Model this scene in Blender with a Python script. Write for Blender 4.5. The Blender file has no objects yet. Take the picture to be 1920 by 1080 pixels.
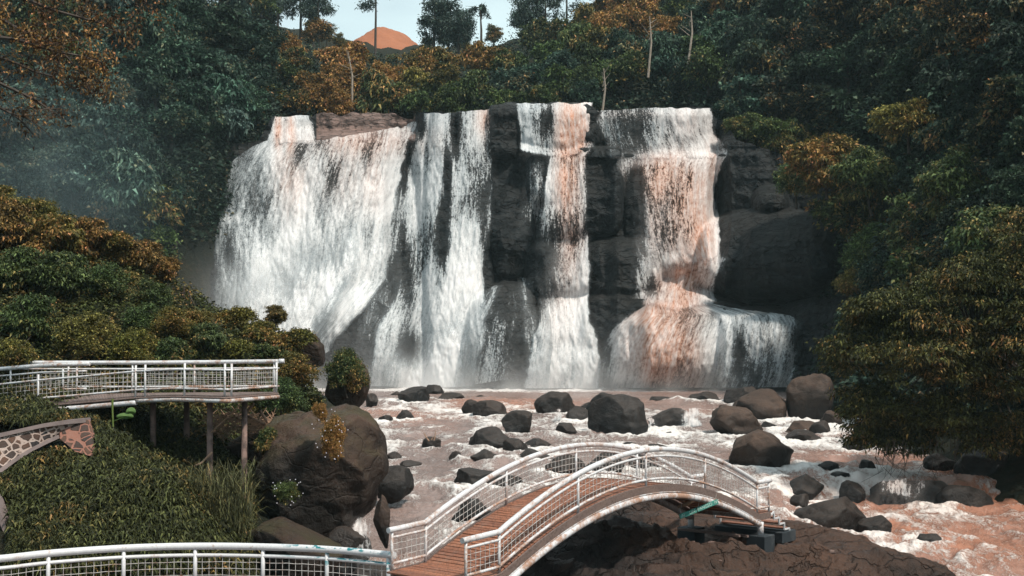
import bpy, bmesh, math, random
import numpy as np
from mathutils import Vector, Matrix

random.seed(7)
RNG = np.random.default_rng(11)
SC = bpy.context.scene
COL = SC.collection

# ---------------------------------------------------------------- camera
FPX = 2318.0                       # focal length in photo pixels (1920 wide)
CZ = 4.6                           # eye height above the plunge pool
TH = math.atan(100.0 / FPX)
cam_d = bpy.data.cameras.new("camera")
cam_d.sensor_width = 36.0
cam_d.lens = 36.0 * FPX / 1920.0
cam_d.clip_start = 0.5
cam_d.clip_end = 3000.0
cam = bpy.data.objects.new("camera", cam_d)
COL.objects.link(cam)
cam.location = (0, 0, CZ)
cam.rotation_euler = (math.pi / 2 + TH, 0, 0)
SC.camera = cam

# ---------------------------------------------------------------- light
SUN_EL, SUN_AZ = math.radians(55), math.radians(138)      # azimuth from +Y towards +X
world = bpy.data.worlds.new("World")
SC.world = world
world.use_nodes = True
wn = world.node_tree.nodes
wl = world.node_tree.links
wn.clear()
wo = wn.new("ShaderNodeOutputWorld")
wb = wn.new("ShaderNodeBackground")
sky = wn.new("ShaderNodeTexSky")
sky.sky_type = 'NISHITA'
sky.sun_disc = False
sky.sun_elevation = SUN_EL
sky.sun_rotation = SUN_AZ
sky.air_density = 1.0
sky.dust_density = 2.0
sky.ozone_density = 1.5
wtc = wn.new("ShaderNodeTexCoord")
wns = wn.new("ShaderNodeTexNoise")
wns.inputs["Scale"].default_value = 2.2
wns.inputs["Detail"].default_value = 6
wmp = wn.new("ShaderNodeMapping")
wmp.inputs["Scale"].default_value = (1, 1, 3)
wrp = wn.new("ShaderNodeValToRGB")
wrp.color_ramp.elements[0].position = 0.38
wrp.color_ramp.elements[0].color = (0.45, 0.45, 0.45, 1)
wrp.color_ramp.elements[1].position = 0.62
wrp.color_ramp.elements[1].color = (0.95, 0.95, 0.95, 1)
wmx = wn.new("ShaderNodeMix")
wmx.data_type = 'RGBA'
wmx.inputs[7].default_value = (8.6, 10.6, 10.9, 1)      # thin bright cloud
wl.new(wtc.outputs["Generated"], wmp.inputs["Vector"])
wl.new(wmp.outputs["Vector"], wns.inputs["Vector"])
wl.new(wns.outputs["Fac"], wrp.inputs["Fac"])
wl.new(wrp.outputs["Color"], wmx.inputs[0])
wl.new(sky.outputs["Color"], wmx.inputs[6])
wl.new(wmx.outputs[2], wb.inputs["Color"])
wb.inputs["Strength"].default_value = 0.078
wl.new(wb.outputs["Background"], wo.inputs["Surface"])

sun_d = bpy.data.lights.new("sun", 'SUN')
sun_d.energy = 4.0
sun_d.angle = math.radians(3.0)
sun_d.color = (1.0, 0.91, 0.80)
sun = bpy.data.objects.new("sun", sun_d)
COL.objects.link(sun)
sdir = Vector((math.cos(SUN_EL) * math.sin(SUN_AZ), math.cos(SUN_EL) * math.cos(SUN_AZ), math.sin(SUN_EL)))
sun.rotation_euler = sdir.to_track_quat('Z', 'Y').to_euler()
sun.location = sdir * 300

SC.view_settings.view_transform = 'Standard'
SC.view_settings.look = 'None'
SC.view_settings.gamma = 1.0
SC.view_settings.exposure = 0.32
SC.view_settings.use_curve_mapping = False
cy = SC.cycles
cy.max_bounces = 6
cy.diffuse_bounces = 3
cy.glossy_bounces = 2
cy.transmission_bounces = 3
cy.volume_bounces = 1
cy.transparent_max_bounces = 12
cy.volume_step_rate = 2.0
cy.use_adaptive_sampling = True
cy.adaptive_threshold = 0.02

# ---------------------------------------------------------------- helpers
def raydir(px, py):
    px = np.asarray(px, float); py = np.asarray(py, float)
    a = (px - 960.0) / FPX; b = (540.0 - py) / FPX
    return a, math.cos(TH) - b * math.sin(TH), math.sin(TH) + b * math.cos(TH)

def P(px, py, Y):
    """the place at forward distance Y that stands at this spot of the view"""
    a, y, z = raydir(px, py)
    t = np.asarray(Y, float) / y
    return np.stack(np.broadcast_arrays(a * t, y * t, CZ + z * t), -1)

def smooth(a, b, x):
    t = np.clip((np.asarray(x, float) - a) / (b - a), 0, 1)
    return t * t * (3 - 2 * t)

def _h(i, j, k, s):
    n = (i * 374761393 + j * 668265263 + k * 2147483647 + s * 1274126177) & 0xFFFFFFFF
    n = ((n ^ (n >> 13)) * 1274126177) & 0xFFFFFFFF
    n = ((n ^ (n >> 16)) * 2246822519) & 0xFFFFFFFF
    return ((n ^ (n >> 15)) & 0xFFFFFF) / float(0xFFFFFF)

def vn(X, Y, Z=0.0, s=0):
    X, Y, Z = np.broadcast_arrays(np.asarray(X, float), np.asarray(Y, float), np.asarray(Z, float))
    xi = np.floor(X).astype(np.int64); yi = np.floor(Y).astype(np.int64); zi = np.floor(Z).astype(np.int64)
    xf, yf, zf = X - xi, Y - yi, Z - zi
    u = xf * xf * (3 - 2 * xf); v = yf * yf * (3 - 2 * yf); w = zf * zf * (3 - 2 * zf)
    r = 0
    for a in (0, 1):
        for b in (0, 1):
            for c in (0, 1):
                r = r + _h(xi + a, yi + b, zi + c, s) * (u if a else 1 - u) * (v if b else 1 - v) * (w if c else 1 - w)
    return r * 2 - 1

def fbm(X, Y, Z=0.0, o=4, s=0):
    r = 0; a = 0.5; f = 1.0
    for k in range(o):
        r = r + a * vn(np.asarray(X) * f, np.asarray(Y) * f, np.asarray(Z) * f, s + k * 17)
        a *= 0.5; f *= 2.03
    return r

def ridged(X, Y, Z=0.0, o=4, s=0):
    r = 0; a = 0.5; f = 1.0
    for k in range(o):
        r = r + a * (1 - np.abs(vn(np.asarray(X) * f, np.asarray(Y) * f, np.asarray(Z) * f, s + k * 13)) * 2)
        a *= 0.5; f *= 2.1
    return r

def tag(o, label=None, cat=None, group=None, kind=None):
    if label: o["label"] = label
    if cat: o["category"] = cat
    if group: o["group"] = group
    if kind: o["kind"] = kind
    return o

def empty(name, loc=(0, 0, 0)):
    o = bpy.data.objects.new(name, None)
    o.empty_display_size = 0.3
    COL.objects.link(o)
    o.location = loc
    return o

def link(name, me, mat=None, parent=None, smooth_=True):
    o = bpy.data.objects.new(name, me)
    COL.objects.link(o)
    if mat is not None and len(me.materials) == 0: me.materials.append(mat)
    if smooth_ and len(me.polygons):
        me.polygons.foreach_set("use_smooth", np.ones(len(me.polygons), dtype=bool))
    if parent is not None:
        o.parent = parent
    return o

def mesh_np(name, V, F):
    """V (n,3); F (m,k) all faces the same size"""
    V = np.asarray(V, np.float32); F = np.asarray(F, np.int32)
    me = bpy.data.meshes.new(name)
    me.vertices.add(len(V)); me.vertices.foreach_set("co", V.ravel())
    me.loops.add(F.size); me.loops.foreach_set("vertex_index", F.ravel())
    me.polygons.add(len(F))
    me.polygons.foreach_set("loop_start", np.arange(0, F.size, F.shape[1], dtype=np.int32))
    try: me.polygons.foreach_set("loop_total", np.full(len(F), F.shape[1], dtype=np.int32))
    except Exception: pass
    me.update(calc_edges=True)
    return me

def fattr(me, name, vals):
    a = me.attributes.new(name, 'FLOAT', 'POINT')
    a.data.foreach_set("value", np.asarray(vals, np.float32).ravel())

def gridfaces(nr, nc):
    i = np.arange(nr - 1)[:, None] * nc + np.arange(nc - 1)[None, :]
    return np.stack([i, i + 1, i + nc + 1, i + nc], -1).reshape(-1, 4)

class MB:
    """collects shapes into one mesh"""
    def __init__(s): s.v = []; s.f = []
    def add(s, V, F):
        b = len(s.v); s.v += [tuple(map(float, p)) for p in V]; s.f += [tuple(b + i for i in f) for f in F]; return s
    def box(s, c, size, ax=None):
        """ax: three unit axes"""
        c = Vector(c); A = ax or (Vector((1, 0, 0)), Vector((0, 1, 0)), Vector((0, 0, 1)))
        V = []
        for i in (-.5, .5):
            for j in (-.5, .5):
                for k in (-.5, .5):
                    V.append(c + A[0] * size[0] * i + A[1] * size[1] * j + A[2] * size[2] * k)
        return s.add(V, [(0, 1, 3, 2), (4, 6, 7, 5), (0, 4, 5, 1), (2, 3, 7, 6), (0, 2, 6, 4), (1, 5, 7, 3)])
    def tube(s, pts, r, n=8, cap=True):
        pts = [Vector(p) for p in pts]; m = len(pts)
        rs = r if isinstance(r, (list, tuple)) else [r] * m
        t0 = (pts[1] - pts[0]).normalized()
        up = Vector((0, 0, 1)) if abs(t0.z) < 0.9 else Vector((1, 0, 0))
        x = t0.cross(up).normalized(); V = []
        for i, p in enumerate(pts):
            t = (pts[min(i + 1, m - 1)] - pts[max(i - 1, 0)]).normalized()
            x = (x - t * x.dot(t)).normalized(); y = t.cross(x)
            for k in range(n):
                a = 2 * math.pi * k / n
                V.append(p + (x * math.cos(a) + y * math.sin(a)) * rs[i])
        F = []
        for i in range(m - 1):
            for k in range(n):
                F.append((i * n + k, i * n + (k + 1) % n, (i + 1) * n + (k + 1) % n, (i + 1) * n + k))
        if cap:
            F.append(tuple(range(n))[::-1]); F.append(tuple((m - 1) * n + k for k in range(n)))
        return s.add(V, F)
    def mesh(s, name):
        me = bpy.data.meshes.new(name)
        me.from_pydata(s.v, [], s.f)
        me.update()
        return me
    def build(s, name, mat, parent=None, sm=False, bevel=0.0):
        me = s.mesh(name)
        bm = bmesh.new(); bm.from_mesh(me)
        bmesh.ops.recalc_face_normals(bm, faces=bm.faces)
        if bevel:
            bmesh.ops.bevel(bm, geom=bm.edges[:], offset=bevel, segments=1, affect='EDGES')
        bm.to_mesh(me); bm.free()
        o = link(name, me, mat, parent, False)
        if sm:
            me.polygons.foreach_set("use_smooth", np.array([len(p.vertices) < 5 for p in me.polygons], dtype=bool))
        return o

# ---------------------------------------------------------------- materials
class NT:
    def __init__(s, name):
        s.m = bpy.data.materials.new(name); s.m.use_nodes = True
        s.t = s.m.node_tree; s.n = s.t.nodes; s.n.clear()
        s.out = s.n.new("ShaderNodeOutputMaterial")
    def lk(s, a, b): s.t.links.new(a, b)
    def put(s, sock, v):
        if v is None: return
        if hasattr(v, "is_output"): s.lk(v, sock)
        else: sock.default_value = v
    def coord(s, kind="Object"): return s.n.new("ShaderNodeTexCoord").outputs[kind]
    def pos(s): return s.n.new("ShaderNodeNewGeometry").outputs["Position"]
    def mapping(s, v, sc=(1, 1, 1), rot=(0, 0, 0), loc=(0, 0, 0)):
        m = s.n.new("ShaderNodeMapping"); s.lk(v, m.inputs["Vector"])
        m.inputs["Scale"].default_value = sc; m.inputs["Rotation"].default_value = rot; m.inputs["Location"].default_value = loc
        return m.outputs[0]
    def noise(s, v, scale=1, detail=3, rough=.55, dist=0.0):
        m = s.n.new("ShaderNodeTexNoise"); s.lk(v, m.inputs["Vector"])
        m.inputs["Scale"].default_value = scale; m.inputs["Detail"].default_value = detail
        m.inputs["Roughness"].default_value = rough; m.inputs["Distortion"].default_value = dist
        return m.outputs["Fac"]
    def voro(s, v, scale=1, feat='F1', out="Distance"):
        m = s.n.new("ShaderNodeTexVoronoi"); m.feature = feat; s.lk(v, m.inputs["Vector"]); m.inputs["Scale"].default_value = scale
        return m.outputs[out]
    def ramp(s, f, pts, interp='LINEAR'):
        m = s.n.new("ShaderNodeValToRGB"); s.put(m.inputs[0], f); e = m.color_ramp.elements; m.color_ramp.interpolation = interp
        while len(e) > 1: e.remove(e[-1])
        for i, (p, c) in enumerate(pts):
            if not isinstance(c, (tuple, list)): c = (c, c, c)
            q = e[0] if i == 0 else e.new(p)
            q.position = p; q.color = (*c[:3], 1)
        return m.outputs[0]
    def mix(s, f, a, b, blend='MIX'):
        m = s.n.new("ShaderNodeMix"); m.data_type = 'RGBA'; m.blend_type = blend
        def c(v): return v if hasattr(v, "is_output") else ((*v[:3], 1) if isinstance(v, (tuple, list)) else (v, v, v, 1))
        s.put(m.inputs[0], f); s.put(m.inputs[6], c(a)); s.put(m.inputs[7], c(b)); return m.outputs[2]
    def math(s, op, a, b=None, c=None, clamp=False):
        m = s.n.new("ShaderNodeMath"); m.operation = op; m.use_clamp = clamp
        s.put(m.inputs[0], a); s.put(m.inputs[1], b)
        if c is not None: s.put(m.inputs[2], c)
        return m.outputs[0]
    def sstep(s, x, a, b):
        m = s.n.new("ShaderNodeMapRange"); m.interpolation_type = 'SMOOTHSTEP'
        s.put(m.inputs[0], x); s.put(m.inputs[1], a); s.put(m.inputs[2], b); return m.outputs[0]
    def attr(s, name): 
        m = s.n.new("ShaderNodeAttribute"); m.attribute_name = name; return m.outputs["Fac"]
    def bump(s, h, st=.5, dist=.1):
        m = s.n.new("ShaderNodeBump"); m.inputs["Strength"].default_value = st; m.inputs["Distance"].default_value = dist
        s.lk(h, m.inputs["Height"]); return m.outputs[0]
    def bsdf(s, col, rough=.7, bump=None, spec=.4, metal=0.0):
        b = s.n.new("ShaderNodeBsdfPrincipled")
        s.put(b.inputs["Base Color"], (*col[:3], 1) if isinstance(col, (tuple, list)) else col)
        s.put(b.inputs["Roughness"], rough); s.put(b.inputs["Specular IOR Level"], spec); s.put(b.inputs["Metallic"], metal)
        if bump is not None: s.lk(bump, b.inputs["Normal"])
        return b.outputs[0]
    def mixsh(s, f, a, b):
        m = s.n.new("ShaderNodeMixShader"); s.put(m.inputs[0], f); s.lk(a, m.inputs[1]); s.lk(b, m.inputs[2]); return m.outputs[0]
    def done(s, sh): s.lk(sh, s.out.inputs["Surface"]); return s.m

def m_leaf(name="leaf", k=1.0):
    t = NT(name)
    oi = t.n.new("ShaderNodeObjectInfo")
    geo = t.n.new("ShaderNodeNewGeometry")
    rnd = geo.outputs["Random Per Island"]
    lo = t.coord("Object")
    patch = t.noise(lo, .55, 3, .6)
    thr = t.math('MULTIPLY_ADD', oi.outputs["Alpha"], -.75, .92)       # alpha of the object colour = share of orange leaves, sunlit warmth put into their colour
    v = t.math('MULTIPLY_ADD', rnd, .36, t.math('MULTIPLY', patch, .75))
    of = t.sstep(v, t.math('SUBTRACT', thr, .14), t.math('ADD', thr, .14))
    var = t.ramp(rnd, [(0, .30), (.5, .80), (.8, 1.5), (1, 3.0)])
    green = t.mix(1.0, oi.outputs["Color"], var, 'MULTIPLY')
    orange = t.ramp(t.math('FRACT', t.math('MULTIPLY', rnd, 7.3)), [(0, (.10, .062, .020)), (.35, (.24, .14, .042)), (.7, (.46, .27, .085)), (1, (.50, .21, .11))])
    col = t.mix(of, green, orange)
    d = t.bsdf(col, .62, spec=.18)
    tr = t.n.new("ShaderNodeBsdfTranslucent"); t.lk(col, tr.inputs[0])
    return t.done(t.mixsh(.16, d, tr.outputs[0]))

def m_rock(name, dark, mid, brown, bamt=.5, scale=1.0, wet=.5, bstr=.6, strata=0.0, moss=0.0, wet_shade_attr=False, crack=0.0, spec=.30, wetline=0.0):
    t = NT(name)
    p = t.pos()
    w = t.mapping(p, (1, 1, 1 + 2.5 * strata))
    n1 = t.noise(w, .45 * scale, 6, .62, .4)
    n2 = t.noise(w, 3.2 * scale, 8, .68)
    n3 = t.noise(p, .22 * scale, 3, .5)
    c = t.mix(t.ramp(n1, [(.3, 0), (.7, 1)]), dark, mid)
    geo = t.n.new("ShaderNodeNewGeometry")
    sx = t.n.new("ShaderNodeSeparateXYZ"); t.lk(geo.outputs["Normal"], sx.inputs[0])
    up = t.sstep(sx.outputs[2], .1, .85)                  # browner tops: dry silt, with sunlit warmth put into the colour
    bf = t.math('MULTIPLY', t.math('MULTIPLY_ADD', up, .7, t.ramp(n3, [(.4, 0), (.65, .6)])), bamt, clamp=True)
    c = t.mix(bf, c, brown)
    c = t.mix(t.ramp(n2, [(.25, .55), (.5, 0), (.62, 0), (.8, .35)]), c, t.mix(t.ramp(n2, [(.45, 0), (.55, 1)]), (.006, .008, .009), (.10, .095, .09)))
    if moss:
        c = t.mix(t.math('MULTIPLY', t.math('MULTIPLY', up, t.ramp(t.noise(p, .9, 5), [(.4, 0), (.6, 1)])), moss), c, (.035, .045, .012))
    wv = t.n.new("ShaderNodeVectorMath"); wv.operation = 'ADD'; wz = t.n.new("ShaderNodeTexNoise"); t.lk(p, wz.inputs["Vector"]); wz.inputs["Scale"].default_value = .8 * scale; wz.inputs["Detail"].default_value = 4
    ws = t.n.new("ShaderNodeVectorMath"); ws.operation = 'SCALE'; t.lk(wz.outputs["Color"], ws.inputs[0]); ws.inputs[3].default_value = 1.8 / scale
    t.lk(t.mapping(w, (.8, 1.5, 1.3)), wv.inputs[0]); t.lk(ws.outputs[0], wv.inputs[1])
    cr = t.voro(wv.outputs[0], .9 * scale, 'DISTANCE_TO_EDGE')
    crk = t.ramp(cr, [(0, 0), (.05, 1)])
    hgt = t.math('ADD', t.math('MULTIPLY', n2, .5), t.math('ADD', t.math('MULTIPLY', n1, .8), t.math('MULTIPLY', crk, .05 + .5 * crack)))
    if crack: c = t.mix(t.math('MULTIPLY', t.ramp(cr, [(.0, 1), (.035, .55), (.07, 0)]), crack), c, (.005, .005, .005)); c = t.mix(1, c, t.mix(crack, 1.0, t.ramp(t.voro(wv.outputs[0], .9 * scale, 'F1', 'Color'), [(0, .55), (1, 1.6)])), 'MULTIPLY')
    if wetline:
        gz = t.n.new('ShaderNodeSeparateXYZ'); t.lk(t.coord('Generated'), gz.inputs[0]); wl_ = t.sstep(t.math('MULTIPLY_ADD', n2, .3, gz.outputs[2]), .66, .50); c = t.mix(t.math('MULTIPLY', wl_, wetline), c, (.007, .008, .009))
    if wet_shade_attr:
        wet_shade = t.attr('wet'); c = t.mix(t.math('MULTIPLY', wet_shade, .8), c, (.008, .010, .012))  # wetness near the water plus the bridge's shade, put into the colour
    rough = t.ramp(t.noise(p, 1.1, 3), [(.35, .75 - .45 * wet), (.7, .85 - .2 * wet)])
    return t.done(t.bsdf(c, rough, t.bump(hgt, bstr, .25 / scale), spec))

def m_simple(name, col, rough=.6, var=.25, nscale=6, bstr=.2, spec=.4, metal=0.0, second=None, amt=(.55, .7)):
    t = NT(name); p = t.coord("Object")
    n = t.noise(p, nscale, 6, .6)
    c = t.mix(1, col, t.ramp(n, [(.2, 1 - var), (.8, 1 + var)]), 'MULTIPLY')
    if second: c = t.mix(t.ramp(t.noise(p, nscale * .45, 7, .7), [(amt[0], 0), (amt[1], 1)]), c, second)
    return t.done(t.bsdf(c, rough, t.bump(n, bstr, .02), spec, metal))

def m_paint(name, rust=.5, chips=0.0):
    t = NT(name); p = t.pos()
    n = t.noise(p, 1.7, 8, .7); n2 = t.noise(p, 14, 5, .65)
    base = t.mix(t.ramp(n2, [(.3, .0), (.7, .5)]), (.60, .61, .63), (.40, .41, .43))
    v = t.math('MULTIPLY_ADD', n2, .35, t.math('MULTIPLY', n, .65))
    r = t.ramp(v, [(.58 - .14 * rust, 0), (.70 - .14 * rust, 1)])
    c = t.mix(r, base, t.mix(n2, (.16, .075, .045), (.42, .27, .20)))
    if chips:
        geo = t.n.new("ShaderNodeNewGeometry")
        sx = t.n.new("ShaderNodeSeparateXYZ"); t.lk(geo.outputs["Normal"], sx.inputs[0])
        px = t.n.new("ShaderNodeSeparateXYZ"); t.lk(p, px.inputs[0])
        ch = t.math('MULTIPLY', t.ramp(t.noise(t.mapping(p, (3.0, 3.0, 9)), 1.6, 4, .6), [(.52, 0), (.56, 1)]), t.sstep(sx.outputs[2], .05, .5))
        ch = t.math('MULTIPLY', ch, t.sstep(px.outputs[0], -5.9, -4.9))
        c = t.mix(ch, c, (.015, .17, .20))
    return t.done(t.bsdf(c, t.ramp(r, [(0, .38), (1, .85)]), t.bump(v, .25, .01), .45))

def m_wood(name, c1, c2, rough=.75):
    t = NT(name)
    rnd = t.n.new("ShaderNodeNewGeometry").outputs["Random Per Island"]
    p = t.pos()
    n = t.noise(p, 2.2, 8, .7); n2 = t.noise(t.mapping(p, (9, 3, 9), (0, 0, -.87)), 2.5, 6, .7)
    c = t.mix(rnd, c1, c2)
    c = t.mix(t.ramp(n2, [(.3, .75), (.55, 0)]), c, (.03, .018, .014))
    c = t.mix(t.ramp(n, [(.5, 0), (.75, .55)]), c, (.22, .15, .12))
    return t.done(t.bsdf(c, rough, t.bump(n2, .4, .01), .35))

def m_falls():
    t = NT("falling_water")
    uv = t.n.new("ShaderNodeUVMap").outputs[0]
    dens = t.attr("dens"); mud = t.attr("mud"); soft = t.attr("soft")
    nA = t.noise(t.mapping(uv, (.55, .075, 1)), 1, 4, .6, .3)
    nB = t.noise(t.mapping(uv, (2.6, .30, 1)), 1, 4, .65, .2)
    nC = t.noise(t.mapping(uv, (5.5, 2.0, 1)), 1, 4, .8)
    nD = t.noise(t.mapping(uv, (9.0, 6.0, 1)), 1, 2, .7)
    s = t.math('MULTIPLY_ADD', nA, .20, t.math('MULTIPLY_ADD', nB, .28, t.math('MULTIPLY_ADD', nC, .34, t.math('MULTIPLY', nD, .18))))
    th = t.math('MULTIPLY_ADD', dens, -.36, .715)
    sw = t.math('MULTIPLY_ADD', soft, .10, .022)
    a = t.sstep(s, t.math('SUBTRACT', th, sw), t.math('ADD', th, sw))
    a = t.math('MAXIMUM', a, t.math('MULTIPLY', t.math('MULTIPLY', soft, .55), t.math('MAXIMUM', dens, 0.0)))
    thick = t.sstep(s, th, t.math('ADD', th, .20))
    white = t.mix(thick, (.42, .46, .48), (.86, .865, .87))
    mc = t.mix(t.ramp(nC, [(.35, 0), (.65, 1)]), (.50, .19, .10), (.80, .50, .37))
    mf = t.math('MULTIPLY', mud, t.ramp(t.math('MULTIPLY_ADD', nB, .6, t.math('MULTIPLY', nC, .4)), [(.30, 1.3), (.62, .35)]), clamp=True)
    col = t.mix(mf, white, mc)
    d = t.bsdf(col, .55, t.bump(s, .35, .25), .25)
    tr = t.n.new("ShaderNodeBsdfTranslucent"); t.lk(col, tr.inputs[0])
    w = t.mixsh(.30, d, tr.outputs[0])
    tp = t.n.new("ShaderNodeBsdfTransparent")
    return t.done(t.mixsh(a, tp.outputs[0], w))

def m_river():
    t = NT("river_water")
    p = t.pos(); foam = t.attr("foam"); mud = t.attr("mud")
    w = t.n.new("ShaderNodeVectorMath"); w.operation = 'ADD'
    wn_ = t.n.new("ShaderNodeTexNoise"); t.lk(p, wn_.inputs["Vector"]); wn_.inputs["Scale"].default_value = .7; wn_.inputs["Detail"].default_value = 3
    sc = t.n.new("ShaderNodeVectorMath"); sc.operation = 'SCALE'; t.lk(wn_.outputs["Color"], sc.inputs[0]); sc.inputs[3].default_value = 1.6
    t.lk(p, w.inputs[0]); t.lk(sc.outputs[0], w.inputs[1]); q = w.outputs[0]
    n1 = t.noise(t.mapping(q, (1.7, .50, 1)), 1.0, 6, .68, .9)
    n2 = t.noise(t.mapping(q, (5.5, 2.2, 3)), 1.0, 6, .75, .6)
    n3 = t.noise(t.mapping(p, (14, 10, 10)), 1.0, 4, .7)
    s = t.math('MULTIPLY_ADD', n1, .34, t.math('MULTIPLY_ADD', n2, .38, t.math('MULTIPLY', n3, .28)))
    th = t.math('MULTIPLY_ADD', foam, -.32, .69)
    f = t.sstep(s, t.math('SUBTRACT', th, .06), t.math('ADD', th, .07))
    base = t.mix(t.ramp(t.noise(p, .35, 3), [(.35, 0), (.7, 1)]), (.17, .122, .108), (.275, .20, .178))
    base = t.mix(mud, base, t.mix(n2, (.36, .12, .055), (.55, .25, .15)))
    fc = t.mix(t.math('MULTIPLY', mud, .35), (.68, .65, .63), (.66, .42, .32))
    col = t.mix(f, base, fc)
    h = t.math('MULTIPLY_ADD', n1, .6, t.math('MULTIPLY_ADD', n2, .4, t.math('MULTIPLY', f, .15)))
    return t.done(t.bsdf(col, t.math('MULTIPLY_ADD', f, .45, .22), t.bump(h, .9, .22), .5))

def m_soil(name="soil"):
    t = NT(name); p = t.pos()
    n = t.noise(p, .25, 8, .65); n2 = t.noise(p, 2.5, 6, .7)
    c = t.mix(t.ramp(n, [(.35, 0), (.65, 1)]), (.009, .013, .010), (.022, .022, .013))
    c = t.mix(t.ramp(n2, [(.5, 0), (.75, .5)]), c, (.055, .035, .022))
    return t.done(t.bsdf(c, .95, t.bump(n2, .8, .3), .1))

M_LEAF = m_leaf()
M_SOIL = m_soil()
M_BARK = m_simple("bark", (.055, .045, .038), .9, .4, 5, .6, .2, second=(.12, .11, .095))
M_PALEBARK = m_simple("pale_bark", (.26, .22, .18), .85, .35, 4, .5, .2, second=(.10, .07, .05))
M_CLIFF = m_rock("cliff_rock", (.004, .007, .009), (.015, .020, .023), (.032, .027, .022), .35, .6, .45, 1.4, .25, spec=.2, crack=.55)
M_RIM = m_rock("rim_rock", (.035, .026, .024), (.12, .085, .075), (.19, .125, .105), .75, .8, .3, 1.0, .8, crack=.6)
M_BOULD = m_rock("boulder_rock", (.005, .006, .007), (.018, .018, .018), (.050, .034, .026), .5, 1.1, .6, .8, wetline=.75)
M_BROWN = m_rock("brown_boulder_rock", (.010, .008, .008), (.030, .023, .019), (.080, .048, .033), .75, 1.1, .35, .8, wetline=.75)
M_BIGB = m_rock("mossy_boulder_rock", (.009, .008, .007), (.028, .021, .017), (.085, .046, .028), .50, .8, .25, 1.0, 0, .35, crack=.08)
M_SLAB = m_rock("bedrock", (.006, .006, .006), (.030, .019, .014), (.066, .032, .019), .75, 1.3, .6, 1.2, wet_shade_attr=True, crack=.30)
M_FALL = m_falls()
M_RIVER = m_river()
M_PAINT = m_paint("white_paint", .62)
M_RUSTY = m_paint("rusty_paint", .95)
M_CHIP = m_paint("chipped_paint", .10, 1.0)
M_DECK = m_wood("deck_wood", (.31, .125, .068), (.18, .072, .044))
M_GREYWOOD = m_wood("grey_wood", (.19, .14, .125), (.13, .095, .085))
M_WIRE = m_simple("wire", (.48, .47, .46), .5, .3, 12, .1, second=(.22, .10, .06), amt=(.50, .66))
M_CONC = m_simple("dark_concrete", (.018, .025, .031), .8, .35, 3, .4, second=(.075, .08, .085))
M_COPING = m_simple("coping_concrete", (.17, .135, .13), .85, .3, 3, .4, second=(.09, .075, .07))
# ================================================================= terrain
def zs(X, Y):
    """height of the river's surface"""
    X = np.asarray(X, float); Y = np.asarray(Y, float)
    z = np.interp(Y, [28, 36, 42, 50, 60, 80, 92, 98, 200], [-2.9, -2.6, -2.1, -1.75, -1.35, -.75, -.45, 0, 0])
    right = smooth(9, 13.5, X)
    ledge = 54.8 + .9 * np.sin(X * .9)
    z = z - right * (.75 * smooth(ledge + 1.2, ledge - .6, Y))
    z = z - 1.1 * smooth(-2, -3.4, X) * smooth(41, 38.5, Y)
    return z

def ybase(px, py):
    """forward distance at which this line of sight meets the river"""
    Ys = np.linspace(24, 132, 1500)
    Q = P(px, py, Ys)
    d = Q[:, 2] - zs(Q[:, 0], Ys)
    k = np.where(d < 0)[0]
    return float(Ys[k[0]]) if len(k) else 128.0

CP = []
def cp(px, py, Y, dz=0.0):
    q = P(px, py, Y); CP.append((q[0], q[1], q[2] + dz))
for Y, xl, xr in ((22, -5, 25), (30, -4.5, 25), (36, -4.6, 24.5), (42, -6.2, 24), (50, -7.0, 23), (60, -8.4, 20.5), (72, -10, 20.5), (85, -10.5, 22), (100, -13, 25), (112, -22, 30), (122, -32, 30)):
    for a in np.linspace(0, 1, 6):
        X = xl + (xr - xl) * a
        CP.append((X, Y, float(zs(X, Y)) - 1.5))
    CP.append((xr + 2.5, Y, 1.0)) ; CP.append((xl - 1.6, Y, float(zs(xl, Y)) + .6))
for a in ((0,365,63),(100,405,61),(200,440,60),(300,500,58),(335,585,58),(430,592,60),(540,612,60),(585,665,60),(-300,300,66),(-300,600,48),(-300,800,38),
          (0,500,53),(200,560,51),(400,650,49),(500,705,49),(0,650,46),(0,740,43),(200,710,45),(300,800,43.5),(400,850,43),(560,720,52),(600,740,52),
          (200,810,39),(100,800,38),(0,800,37.5),(-100,800,37.5),(200,862,37),(0,905,35),(200,935,34),(300,935,34.2),(412,950,36.2),(0,1020,32.6),(200,1040,32.8),(400,1050,33.8),(0,1130,31),(200,1150,31),(400,1150,31.5),(-300,1000,31),(480,1000,39.5),(520,970,40.5),(462,1085,37),
          (430,870,43),(470,900,42),(330,885,41),(270,885,40)):
    cp(*a)
for a in ((-200,420,92),(0,400,97),(0,230,112),(0,60,126),(-300,-100,120),(-600,-100,100),(150,430,106),(250,430,113),(250,250,122),(250,60,138),(330,420,122),(360,300,128),(450,200,140),(450,60,156),(250,-80,150),(0,-100,140),
          (600,226,146),(800,222,146),(1000,214,146),(1250,214,146),(500,180,152),(500,90,182),(500,70,215),(620,170,165),(620,118,205),(760,165,165),(800,140,202),(700,150,225),(950,165,162),(950,120,200),(1060,80,205),(1150,140,160),(1150,50,200),(1250,-20,235),
          (1300,170,152),(1300,50,180),(1300,-120,230),(1500,-150,190),(1800,-200,150),(2100,-150,100)):
    cp(*a)
for a in ((1380,260,139),(1450,170,140),(1450,20,158),(1600,440,114),(1600,240,120),(1600,20,138),(1600,610,107),(1590,730,98),(1750,600,86),(1750,400,93),(1750,200,101),(1750,0,114),
          (2080,760,62),(1900,600,70),(1900,400,78),(1900,200,86),(1900,0,96),(1680,770,80),(2200,600,56),(2200,200,66),(2200,0,75),(2500,500,45)):
    cp(*a)
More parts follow.
